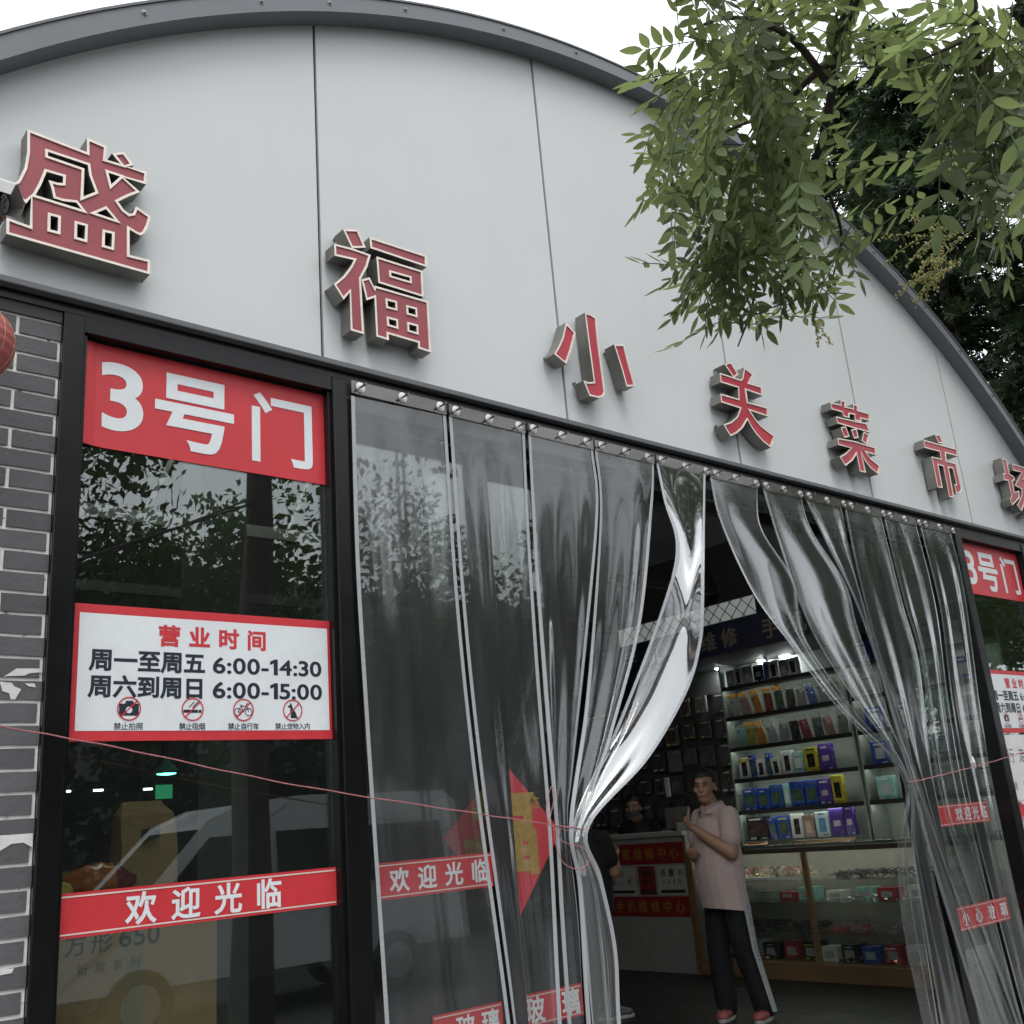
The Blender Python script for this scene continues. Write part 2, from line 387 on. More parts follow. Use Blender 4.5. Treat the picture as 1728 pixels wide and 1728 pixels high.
# roof trusses inside (dark ribs)
for y in (1.2, 3.0, 4.8, 6.6):
    b = MB(); b.box(-1.0, 7.9, y-.03, y+.03, 3.42, 3.5)
    for k in range(9):
        x = -.6+k; b.tube([(x, y, 3.45), (x+.5, y, min(4.6, arcz(x+.5, RAD-.3)))], .018, 6)
    b.build('roof_truss', pm('truss_paint', (.06, .06, .06), .6), hall)

# windows: frame, pane
def window(x0, x1):
    w = MB()
    w.box(x0, x1, -.012, .07, 3.060, 3.1140); w.box(x0, x1, -.012, .07, .10, .18)
    w.box(x0, x0+.012, .0, .07, .18, 3.06); w.box(x1-.012, x1, .0, .07, .18, 3.06)
    fr = w.build('window_frame', M_BLACK, hall)
    p = MB(); p.box(x0+.013, x1-.013, .038, .044, .181, 3.059); p.build('pane', M_GLASS, fr)
    q = MB(); q.box(x0, x1, -.01, .08, -.1, .099); q.build('window_base', M_BLACK, hall)
window(.0685, .9795); window(5.8385, 6.7515)

# brick walls either side
CO = .063
def brickwall(x0, x1, joint0, single):
    m = MB(); m.box(x0, x1, .006, .12, -.1, 3.1145); w = m.build('brick_wall', M_MORT, hall)
    top = MB(); top.box(x0, x1, -.004, .0055, 3.071-.008+.013, 3.1145); top.build('wall_head', pm('wall_head_paint', (.05, .05, .053), .8), w)
    allm = MB()
    for k in range(49):
        z1 = 3.071 - k*CO - .005; z0 = z1 - CO + .0105
        xx = joint0 + (0 if k % 2 == 0 else .125) - 2.0
        while xx < x1:
            a, c = max(x0, xx+.0055), min(x1, xx+.25-.0055)
            if c-a > .02:
                j = lambda s=.0006: random.uniform(-s, s)
                bb = MB()
                v = [(a+j(), z0+j()), (c+j(), z0+j()), (c+j(), z1+j()), (a+j(), z1+j())]
                if c == x1: v[1] = (x1, v[1][1]); v[2] = (x1, v[2][1])
                # wobbling edges: extra points along the long sides
                pts = []
                for (p, q) in zip(v, v[1:]+v[:1]):
                    pts.append(p)
                    if abs(p[0]-q[0]) > .08:
                        for t in (.2, .4, .6, .8): pts.append((p[0]+(q[0]-p[0])*t, p[1]+(q[1]-p[1])*t+random.uniform(-.0009, .0006)))
                f = random.uniform(-.0006, .0006)
                bb.prism([(p[0], f, p[1]) for p in pts], (0, .0055-f, 0))
                if single: bb.build('brick', random.choice(M_BRICK), w)
                else: allm.add(bb.v, bb.f)
            xx += .25
    if not single: tag(allm.build('bricks', M_BRICK[1], w), kind='stuff')
brickwall(-1.3, -.0005, -.130, True)
brickwall(6.8205, 8.06, 6.95, False)

# ------------------------------------------------------------------ raised sign characters
def cropped(ox, oy, s): return lambda p: (ox+p[0]/s, oy+p[1]/s)
SIGN = {
 'sheng': ((0, 200, 6.171), [[(285,110),(905,350),(905,200),(1112,290),(1100,425),(1255,472),(1165,362),(1288,345),(1395,488),(1318,497),(1530,555),(1522,685),(1285,612),(1460,765),(1340,810),(1230,865),(1290,950),(1345,992),(1385,985),(1415,912),(1572,1020),(1545,1120),(1505,1195),(1465,1218),(1415,1195),(1350,1155),(1350,1420),(1567,1475),(1562,1622),(65,1200),(68,1030),(310,1118),(325,820),(275,882),(80,735),(190,640),(255,510),(283,350)]],
   [[(500,345),(915,483),(930,590),(995,762),(868,812),(880,520),(500,388)],[(487,553),(658,603),(655,672),(600,668),(505,640),(535,720),(558,828),(660,860),(795,875),(850,945),(370,797),(430,690)],[(1128,562),(1252,603),(1160,685)],[(1000,985),(1105,942),(1195,1050)],[(527,1010),(606,1030),(602,1175),(524,1155)],[(805,1095),(888,1118),(882,1258),(802,1235)],[(1095,1182),(1168,1200),(1162,1340),(1090,1320)]]),
 'fu': ((540, 380, 7.513), [[(290,48),(480,55),(582,285),(405,290)],[(178,232),(410,292),(645,376),(600,530),(520,680),(560,1383),(390,1332),(378,850),(300,945),(175,745),(300,640),(390,520),(430,440),(185,385)],[(525,688),(628,660),(690,790),(690,765),(1375,965),(1410,1615),(1245,1560),(1245,1490),(870,1380),(875,1460),(715,1410),(690,920),(590,952)],[(715,395),(1300,580),(1315,910),(740,730)],[(630,148),(1350,385),(1355,530),(640,290)]],
   [[(855,955),(955,980),(960,1055),(862,1030)],[(1118,1040),(1210,1065),(1215,1140),(1122,1112)],[(872,1185),(968,1210),(972,1285),(878,1258)],[(1130,1255),(1225,1280),(1228,1358),(1135,1330)],[(902,598),(1140,665),(1143,710),(904,640)]]),
 'xiao': ((910, 520, 9.6), [[(430,232),(590,400),(520,680),(440,905),(240,740),(315,610),(370,490)],[(738,70),(830,95),(925,160),(960,520),(1010,900),(1070,1360),(1050,1425),(970,1455),(815,1420),(715,1170),(800,1200),(885,1190),(800,560)],[(1210,585),(1375,590),(1465,940),(1555,1265),(1415,1270),(1330,960)]], []),
 'guan': ((1190, 600, 10.165), [[(330,148),(438,105),(575,322),(492,383)],[(250,292),(610,412),(640,380),(670,200),(835,330),(790,410),(765,470),(975,535),(990,690),(705,590),(735,795),(1070,890),(1090,1050),(775,945),(860,1080),(960,1200),(1200,1385),(1130,1580),(1000,1480),(880,1350),(790,1220),(728,1105),(640,1250),(550,1330),(435,1385),(310,1180),(450,1130),(550,1040),(600,905),(275,800),(262,650),(575,740),(565,550),(265,460)]], []),
 'cai': ((1380, 665, 11.517), [[(245,155),(450,205),(440,110),(535,135),(545,240),(690,278),(685,190),(775,215),(785,312),(1000,375),(1020,520),(850,475),(850,545),(725,510),(715,402),(620,385),(620,468),(500,435),(480,355),(270,295)],[(345,430),(600,490),(950,565),(1020,750),(700,660),(385,570)],[(445,645),(545,625),(620,825),(520,850)],[(650,685),(755,665),(800,850),(705,865)],[(895,725),(1005,800),(965,985),(850,910)],[(385,850),(720,912),(1120,1035),(1145,1185),(950,1135),(1040,1260),(1215,1395),(1180,1560),(1030,1440),(920,1300),(855,1150),(940,1530),(820,1500),(755,1170),(680,1290),(540,1400),(425,1215),(540,1150),(645,1050),(400,985)]], []),
 'shi': ((1540, 725, 13.29), [[(500,110),(610,110),(690,315),(580,300)],[(245,225),(990,435),(1020,600),(750,525),(765,695),(975,755),(1045,1060),(1110,1350),(1070,1420),(975,1435),(935,1220),(985,1225),(905,875),(815,855),(935,1530),(825,1510),(690,825),(580,795),(680,1310),(565,1290),(425,600),(640,650),(610,495),(265,405)]], []),
 'chang': ((1668, 760, 13.3), [[(300,165),(410,215),(480,530),(580,590),(590,670),(545,690),(590,930),(690,900),(700,1070),(540,1240),(480,1100),(520,1010),(440,680),(350,670),(330,510),(375,510)],[(530,295),(940,420),(900,540),(780,660),(1050,740),(1060,1050),(1000,1440),(860,1500),(840,1400),(930,1350),(950,900),(880,860),(820,1180),(750,1370),(640,1225),(700,1120),(745,980),(745,870),(590,790),(640,680),(740,495),(555,450)]], []),
}
SLAB = {'sheng': 'largest faded red raised sign character, at the left end above the brick wall', 'fu': 'faded red raised sign character with four square openings, second from the left',
 'xiao': 'red raised sign character made of three separate strokes, third from the left', 'guan': 'red raised sign character with two crossbars and splayed legs, left of the leafy many-stroke one',
 'cai': 'red raised sign character of many small strokes, between the splayed and the two-slot one', 'shi': 'red raised sign character with two long vertical slots, second from the right end',
 'chang': 'red raised sign character at the right edge, cut off by the picture'}
M_TRIM = pm('letter_trim', (.72, .645, .57), .4, .15, .15, 25)
M_RET = pm('letter_return', (.20, .195, .175), .42, .45, .2, 8, var2=.2, sc2=6)
M_RED1 = pm('letter_red_faded', (.27, .043, .054), .42, 0, .07, 6, var2=.12, sc2=9)
M_RED2 = pm('letter_red', (.40, .026, .046), .36, 0, .08, 6, var2=.12, sc2=9)
YF = -.082
for key, ((ox, oy, s), outs, holes) in SIGN.items():
    cv = cropped(ox, oy, s)
    def wp(L):
        A = np.array([[q.x, q.z] for q in (at(*cv(p), Y=YF) for p in L)]); return A
    O = [wp(L) for L in outs]; H = [wp(L) for L in holes]
    O = [L if area(L) > 0 else L[::-1] for L in O]; H = [L if area(L) < 0 else L[::-1] for L in H]
    allp = np.vstack(O); lo, hi = allp.min(0), allp.max(0)
    t = thing('sign_character', SLAB[key], 'sign letter', ((lo[0]+hi[0])/2, 0, lo[1]), 'raised characters of the market name')
    rim = .0085 if key in ('sheng', 'fu') else .0085
    inset = grow(O+H, -rim)
    vv, F = fill(O+H, inset); m = MB(); m.add([(v[0], YF, v[1]) for v in vv], F)
    # inner step of the rim
    for L in inset:
        k = len(L); m.add([(p[0], YF, p[1]) for p in L]+[(p[0], YF+.006, p[1]) for p in L], [(i, (i+1) % k, (i+1) % k+k, i+k) for i in range(k)])
    m.build('trim', M_TRIM, t)
    vv, F = fill(inset); m = MB(); m.add([(v[0], YF+.005, v[1]) for v in vv], F); m.build('face', M_RED1 if key in ('sheng', 'fu') else M_RED2, t)
    m = MB()
    for L in O+H:
        k = len(L); m.add([(p[0], YF, p[1]) for p in L]+[(p[0], -.014, p[1]) for p in L], [(i, i+k, (i+1) % k+k, (i+1) % k) for i in range(k)])
    vv, F = fill(O+H); m.add([(v[0], -.0145, v[1]) for v in vv], [f[::-1] for f in F]); m.build('return', M_RET, t)
    m = MB()
    for L in O:
        c = L.mean(0)
        for q in (L.argmin(0)[0], L.argmax(0)[0]):
            p = L[q]*.85+c*.15; m.lathe((p[0], -.0142, p[1]), [(.006, 0), (.006, .016)], 8, 'Y')
    m.build('standoff', M_SCREW, t)

# ------------------------------------------------------------------ notices on the windows
M_SRED = pm('sign_red', (.52, .036, .045), .42, 0, .05, 30, spec=.4, var2=.10, sc2=3, bump=.04, bscale=12)
M_SWHITE = pm('sign_white', (.66, .69, .71), .42, 0, .04, 30, spec=.4, var2=.07, sc2=4)
M_SNAVY = pm('sign_navy', (.012, .018, .03), .45, 0, .05)
M_SDRED = pm('print_red', (.50, .03, .04), .45, 0, .05)
M_SEDGE = pm('sign_edge_pale', (.62, .52, .47), .5)
def plate(x0, x1, z0, z1, y, amp=.0, nx=24, nz=8, curl=0.0, skew=(0, 0, 0, 0)):
    """slightly buckled sheet facing the street; skew = z shift of (TL,TR,BL,BR)"""
    P = []
    for j in range(nz+1):
        row = []
        for i in range(nx+1):
            u, v = i/nx, j/nz; x = x0+(x1-x0)*u
            zt = z1+skew[0]*(1-u)+skew[1]*u; zb = z0+skew[2]*(1-u)+skew[3]*u; z = zb+(zt-zb)*v
            yy = y - amp*(.5+.5*math.sin(u*9+v*3)) - curl*max(0, (.08-u)/.08)**2*(1-.3*v)
            row.append((x, yy, z))
        P.append(row)
    m = MB(); m.grid(P); return m
def sheet(nm, mat, parent, *a, **k):
    o = plate(*a, **k).build(nm, mat, parent)
    s = o.modifiers.new('thickness', 'SOLIDIFY'); s.thickness = .0007; s.offset = 1; return o
def door_number(x0, label):
    t = thing('door_number_sign', label, 'sign', (x0+.445, .03, 2.69), 'gate number signs')
    sheet('panel', M_SRED, t, x0, x0+.882, 2.690, 3.052, .034, amp=.0008, curl=.018)
    P = lambda x, z: (x, .0312, z)
    def one(c, cx, cw, h, b, zc=2.868):
        vv, F = glyph(c, b); L = _GL[c]; lo = min(l[:, 0].min() for l in L); hi = max(l[:, 0].max() for l in L); b0 = min(l[:, 1].min() for l in L); b1 = max(l[:, 1].max() for l in L)
        m = MB(); m.add([P(cx+(v[0]-(lo+hi)/2)/(hi-lo)*cw, zc+(v[1]-(b0+b1)/2)/(b1-b0)*h) for v in vv], F); m.build('lettering', M_SWHITE, t)
    one('3', x0+.118, .138, .226, .022, 2.876); one('号', x0+.376, .268, .258, .026, 2.866); one('门', x0+.708, .232, .256, .020, 2.870)
    return t
door_number(.086, 'red sign with white gate number on the left window, top of the glass')
door_number(5.858, 'red sign with white gate number at the right edge, beyond the curtain')

def ringmesh(m, P, cx, cz, r0, r1, n=28, a0=0, a1=360):
    Q = []
    for k in range(n+1):
        a = R(a0+(a1-a0)*k/n); Q.append([P(cx+r*math.cos(a), cz+r*math.sin(a)) for r in (r0, r1)])
    m.grid([[row[1] for row in Q], [row[0] for row in Q]][::-1])
def flat(m, P, pts):
    A = np.array(pts, float); A = A if area(A) > 0 else A[::-1]
    vv, F = fill([A]); m.add([P(v[0], v[1]) for v in vv], F)
def bar(m, P, p, q, w):
    p = np.array(p); q = np.array(q); d = q-p; d = d/np.hypot(*d); nrm = np.array((-d[1], d[0]))*w/2
    m.add([P(*(p-nrm)), P(*(q-nrm)), P(*(q+nrm)), P(*(p+nrm))], [(0, 1, 2, 3)])
def hours(x0, label):
    t = thing('opening_hours_notice', label, 'notice', (x0+.448, .03, 1.765), 'opening hours notices')
    W, H, Z0 = .897, .412, 1.765
    sheet('border', M_SRED, t, x0, x0+W, Z0, Z0+H, .034, amp=.0008)
    m = plate(x0+.028, x0+W-.018, Z0+.030, Z0+H-.028, .0322, amp=.0004); m.build('panel', M_SWHITE, t)
    P = lambda x, z: (x0+x, .0312, Z0+z); P2 = lambda x, z: (x0+x, .0306, Z0+z)
    m = MB(); put_text(m, '营业时间', .270, .645, .327, .070, P, .035, cw=.074); m.build('heading', M_SDRED, t)
    m = MB()
    put_text(m, '周一至周五', .060, .428, .243, .070, P, .032, cw=.074); put_text(m, '6:00-14:30', .455, .850, .240, .072, P, .022, prop=True)
    put_text(m, '周六到周日', .060, .428, .163, .070, P, .032, cw=.074); put_text(m, '6:00-15:00', .455, .850, .160, .072, P, .022, prop=True)
    m.build('hours_lettering', M_SNAVY, t)
    m = MB()
    for body, a, b in (('禁止拍照', .140, .230), ('禁止吸烟', .342, .429), ('禁止自行车', .505, .615), ('禁止宠物入内', .672, .804)): 
        m = MB(); put_text(m, body, a, b, .043, .023, P, .012); m.build('caption', M_SNAVY, t)
    m = MB()
    # pictograms: camera, cigarette, bicycle, dog
    c = (.185, .096); flat(m, P, [(c[0]-.03, c[1]-.021), (c[0]+.03, c[1]-.021), (c[0]+.03, c[1]+.015), (c[0]+.016, c[1]+.015), (c[0]+.011, c[1]+.024), (c[0]-.009, c[1]+.024), (c[0]-.013, c[1]+.015), (c[0]-.03, c[1]+.015)])
    m.build('pictogram', M_SNAVY, t); m = MB()
    c = (.386, .096); bar(m, P, (c[0]-.030, c[1]-.006), (c[0]+.018, c[1]-.006), .009); bar(m, P, (c[0]+.020, c[1]-.006), (c[0]+.030, c[1]-.006), .009)
    for dx in (-.012, 0): bar(m, P, (c[0]+dx, c[1]+.006), (c[0]+dx+.010, c[1]+.016), .003); bar(m, P, (c[0]+dx+.010, c[1]+.016), (c[0]+dx+.018, c[1]+.024), .003)
    m.build('pictogram', M_SNAVY, t); m = MB()
    c = (.559, .096)
    for dx in (-.019, .019): ringmesh(m, P, c[0]+dx, c[1]-.007, .0105, .0132, 18)
    for p, q in (((-.019, -.007), (-.008, .012)), ((-.008, .012), (.012, .012)), ((.012, .012), (.019, -.007)), ((-.008, .012), (0, -.007)), ((0, -.007), (.012, .012)), ((-.019, -.007), (0, -.007)), ((.012, .012), (.010, .020)), ((.010, .020), (.018, .020)), ((-.012, .015), (-.003, .015))):
        bar(m, P, (c[0]+p[0], c[1]+p[1]), (c[0]+q[0], c[1]+q[1]), .0024)
    m.build('pictogram', M_SNAVY, t); m = MB()
    c = (.738, .096); flat(m, P, [(c[0]+a, c[1]+b) for a, b in ((-.018, .014), (-.010, .018), (-.008, .026), (-.003, .020), (0, .008), (.012, -.008), (.016, -.020), (.022, -.026), (-.008, -.026), (-.006, -.014), (-.010, -.004), (-.008, .008), (-.016, .009))])
    m.build('pictogram', M_SNAVY, t)
    m = MB()
    flat(m, P2, [(.185+.010*math.cos(k), .092+.010*math.sin(k)) for k in np.linspace(0, 6.0, 14)]); m.build('lens_mark', M_SWHITE, t)
    for cx in (.185, .386, .559, .738):
        P3 = lambda x, z: (x0+x, .0300, Z0+z)
        m = MB(); ringmesh(m, P3, cx, .096, .0325, .0365); bar(m, P3, (cx-.024, .096-.024), (cx+.024, .096+.024), .004)
        m.build('prohibition_ring', M_SDRED, t)
hours(.078, 'white opening hours notice with red border and four prohibition signs, on the left window')
hours(5.845, 'white opening hours notice with red border at the right edge, cut off by the picture')

def strip(nm, x0, x1, z0, z1, y, body, tx0, tx1, label, parent=None, skew=(0, 0, 0, 0), group='red strip stickers on the glass', ch=.078):
    t = thing(nm, label, 'sticker', ((x0+x1)/2, y, min(z0, z1)), group)
    sheet('band', M_SRED, t, x0, x1, z0, z1, y, amp=.0008, skew=skew)
    m = MB(); e = .0024
    for zz in (z0+.010, z1-.010):
        w = .0022
        m.add([(x0+.006, y-e, zz-w), (x1-.006, y-e, zz-w), (x1-.006, y-e, zz+w), (x0+.006, y-e, zz+w)], [(0, 1, 2, 3)])
    m.build('edge_line', M_SEDGE, t)
    for i, c in enumerate(body):
        cx = tx0+ch/2+(tx1-tx0-ch)*i/(len(body)-1); m = MB(); put_text(m, c, cx-ch/2, cx+ch/2, (z0+z1)/2, ch, lambda x, z: (x, y-.0024, z), .024); m.build('lettering', M_SWHITE, t)
strip('welcome_sticker', .079, .969, 1.228, 1.347, .034, '欢迎光临', .270, .768, 'red strip sticker with white welcome lettering low on the left window', ch=.092)
strip('welcome_sticker', 5.858, 6.74, 1.228, 1.347, .034, '欢迎光临', 6.05, 6.55, 'red strip sticker low on the right edge window, beside the paper notice')
strip('welcome_sticker', 1.196, 1.716, 1.218, 1.342, .1385, '欢迎光临', 1.245, 1.695, 'red strip sticker with white welcome lettering behind the leftmost clear curtain strip', ch=.085)
strip('welcome_sticker', 5.105, 5.74, 1.232, 1.354, .1385, '欢迎光临', 5.32, 5.72, 'red strip sticker with welcome lettering behind the right curtain strips', ch=.085)
strip('caution_sticker', 1.40, 1.716, .700, .816, .1385, '玻璃', 1.50, 1.70, 'red strip sticker at the bottom edge, left of the dark door stile', ch=.085)
strip('caution_sticker', 1.86, 2.185, .690, .808, .2035, '玻璃', 1.88, 2.17, 'red strip sticker with white lettering at the bottom, right of the dark door stile', ch=.10)
strip('caution_sticker', 5.105, 5.74, .655, .785, .1385, '小心玻璃', 5.16, 5.72, 'lower red strip sticker behind the right curtain strips', ch=.085)
# paper notice under the right hours sign
t = thing('paper_notice', 'white paper notice with thin grey writing at the right edge', 'notice', (6.2, .03, .8))
sheet('paper', pm('paper_white', (.62, .63, .62), .7), t, 5.852, 6.56, .80, 1.752, .0338)
m = MB(); put_text(m, '行走通道', 5.93, 6.5, 1.62, .10, lambda x, z: (x, .0322, z), .002)
for k, s in enumerate(('通道行走', '诚信规章', '规章制度', '诚信通道', '行走制度')): put_text(m, s, 5.93, 6.4, 1.43-.11*k, .055, lambda x, z: (x, .0322, z), .0)
m.build('lettering', pm('ink_grey', (.10, .10, .11), .6), t)
# ------------------------------------------------------------------ glass partition behind the curtain
def leaf(x0, x1, y, label, stile, z1=3.0):
    t = thing('glass_door_panel', label, 'door', ((x0+x1)/2, y, 0), 'glass door panels behind the curtain')
    p = MB(); p.box(x0, x1, y, y+.006, .08, z1-.03); p.build('pane', M_GLASS, t)
    m = MB()
    for a, b in stile: m.box(a, b, y-.022, y+.028, .0, z1-.001)
    m.box(x0, x1, y-.015, y+.022, 0.003, .079); m.box(x0, x1, y-.015, y+.022, z1-.029, z1-.002)
    m.build('frame', M_BLACK, t)
leaf(1.072, 1.822, .142, 'fixed glass panel beside the left window behind the clear curtain', [(1.725, 1.822)])
leaf(1.50, 2.24, .205, 'sliding glass door leaf carrying the red diamond paper', [(1.50, 1.53), (2.19, 2.24)])
leaf(5.00, 5.748, .142, 'fixed glass panel beside the right window behind the clear curtain', [(5.0, 5.095)])
leaf(4.93, 5.745, .205, 'sliding glass door leaf behind the right curtain strips', [(4.93, 4.985), (5.715, 5.745)])
# red diamond paper
t = thing('fortune_paper', 'red diamond paper with gold character hung on the glass door', 'decoration', (1.85, .19, 1.05))
c = (1.848, 1.388)
m = MB(); m.add([(c[0], .1996, c[1]-.345), (c[0]+.295, .1996, c[1]+.01), (c[0]+.01, .1996, c[1]+.30), (c[0]-.31, .1996, c[1]+.02)], [(0, 1, 2, 3)]); m.build('paper', pm('diamond_red', (.55, .02, .035), .5, 0, .05), t)
m = MB(); put_text(m, '福', c[0]-.17, c[0]+.17, c[1]+.02, .34, lambda x, z: (x, .1985, z), .035)
put_text(m, '登', c[0]-.22, c[0]-.16, c[1]-.02, .06, lambda x, z: (x, .1985, z), .02); put_text(m, '临', c[0]+.14, c[0]+.19, c[1]+.13, .05, lambda x, z: (x, .1985, z), .02)
flat(m, lambda x, z: (x, .1985, z), [(c[0]-.05+.075*math.cos(k), c[1]-.215+.05*math.sin(k)) for k in np.linspace(0, 6.0, 20)])
m.build('gold_print', pm('gold_print', (.42, .26, .05), .45, .2, .3, 60), t)

# ------------------------------------------------------------------ clear curtain strips
M_PVC = film('clear_pvc', r0=.085, haze=.045, tint=(.90, .915, .905), rough=.085, bump=.0008, bscale=(4, 4, .5), power=3.8, streak=.04)
M_PVC2 = film('clear_pvc_layers', r0=.34, haze=.04, tint=(.86, .88, .87), rough=.05, bump=.0005, bscale=(4, 4, .5), power=2.4, streak=.05)
M_HEM = pm('hem_tape', (.33, .345, .36), .45, 0, .25, 1, stretch=(1, 1, 320), spec=.4)
M_HEMT = film('hem_clear', r0=.08, haze=.22, hazecol=(.50, .53, .55), tint=(.85, .87, .87), rough=.08, power=3.0)
M_WASH = pm('washer_steel', (.55, .55, .54), .3, .85, .1)
def cat(P, n):
    """Catmull-Rom resample of control points to n points"""
    P = [np.array(p, float) for p in P]; P = [2*P[0]-P[1]] + P + [2*P[-1]-P[-2]]; m = len(P)-3; out = []
    for k in range(n):
        u = k/(n-1)*m; i = min(int(u), m-1); f = u-i; a, b, c_, d = P[i:i+4]
        out.append(.5*((2*b)+(-a+c_)*f+(2*a-5*b+4*c_-d)*f*f+(-a+3*b-3*c_+d)*f**3))
    return np.array(out)
def edge(pts, n):
    W = []
    for p in pts:
        q = at(p[0], p[1], Y=p[2] if len(p) > 2 else -.03); W.append((q.x, q.y, q.z))
    a, b = np.array(W[-2]), np.array(W[-1])
    if b[2] > .1:
        dx = (b[0]-a[0])/(a[2]-b[2]); W.append((b[0]+dx*.5*(b[2]-.04), b[1], .04))
    W = np.array(W)
    return cat(W, n)
def curtain(L, Rr, eyes, label, bow=None, folds=(2, .010), seed=0, hem=M_HEM, mat=M_PVC):
    rnd = random.Random(seed); nt, ns = 110, 34
    A = edge(L, nt); B = edge(Rr, nt)
    # resample both edges by height so that rows stay level
    zt = np.linspace(max(A[0, 2], B[0, 2]), .045, nt)
    def byz(E):
        o = np.argsort(E[:, 2]); return np.stack([np.interp(zt, E[o, 2], E[o, k]) for k in range(3)], 1)
    A, B = byz(A), byz(B)
    t = thing('curtain_strip', label, 'curtain', ((A[-1][0]+B[-1][0])/2, -.03, .04), 'clear plastic curtain strips over the entrance')
    kf, amp = folds; ph = rnd.uniform(0, 6.28); ph2 = rnd.uniform(0, 6.28)
    P = []
    for i in range(nt):
        z = zt[i]; g = min(1, (zt[0]-z)/.35)      # no folds right under the header
        w = np.hypot(*(B[i]-A[i])[:2]); full = .42
        gath = max(0, 1-w/full)
        am = .4*amp*g + .015*gath*g
        row = []
        for j in range(ns+1):
            s = j/ns; p = A[i]*(1-s)+B[i]*s
            env = math.sin(math.pi*s)**.5 if 0 < s < 1 else 0
            off = am*env*(math.sin(2*math.pi*kf*s+ph+z*.5) + .22*math.sin(2*math.pi*(kf*1.7)*s+ph2-z*1.1))
            off += .002*g*math.sin(7*s+3.1*z+ph2)*env
            bx = bow[0]*math.exp(-((z-bow[1])/bow[2])**2)*math.sin(math.pi*s) if bow else 0
            row.append((p[0]+bx, p[1]+off-.004*math.sin(math.pi*s)*g, p[2]))
        P.append(row)
    m = MB(); m.grid(P); fm = m.build('film', mat, t, smooth=True)
    for side in (0, 1):        # hem tapes follow the free edges
        rows = []
        for i in range(nt):
            j = 0 if side == 0 else ns; q = Vector(P[i][j]); d = Vector(P[i][1 if side == 0 else ns-1])-q
            if d.length > 1e-6: d.normalize()
            d = d*.016
            rows.append([(q+Vector((0, -.0025, 0))), (q+d*.5+Vector((0, -.0035, 0))), (q+d+Vector((0, -.0025, 0)))])
        m = MB(); m.grid(rows); m.build('hem', hem, t, smooth=True)
    # doubled top band with eyelets
    m = MB(); x0, x1 = P[0][0][0], P[0][ns][0]
    m.box(x0, x1, -.038, -.0335, 3.055, 3.108); m.build('top_band', film('band_film', r0=.08, haze=.07, hazecol=(.42, .38, .33), tint=(.7, .68, .64), rough=.1), t)
    for x in eyes:
        z = 3.084+rnd.uniform(-.003, .003); m = MB(); m.lathe((x, -.0385, z), [(.007, -.0), (.021, -.0), (.021, -.0025), (.010, -.004), (.007, -.004)], 18, 'Y'); w = m.build('washer', M_WASH, t, smooth=False)
        m = MB(); m.tube([(x, -.012, z), (x, -.080, z+.001)], .0045, 8); m.build('bolt', pm('bolt_steel', (.16, .16, .155), .4, .7), w)
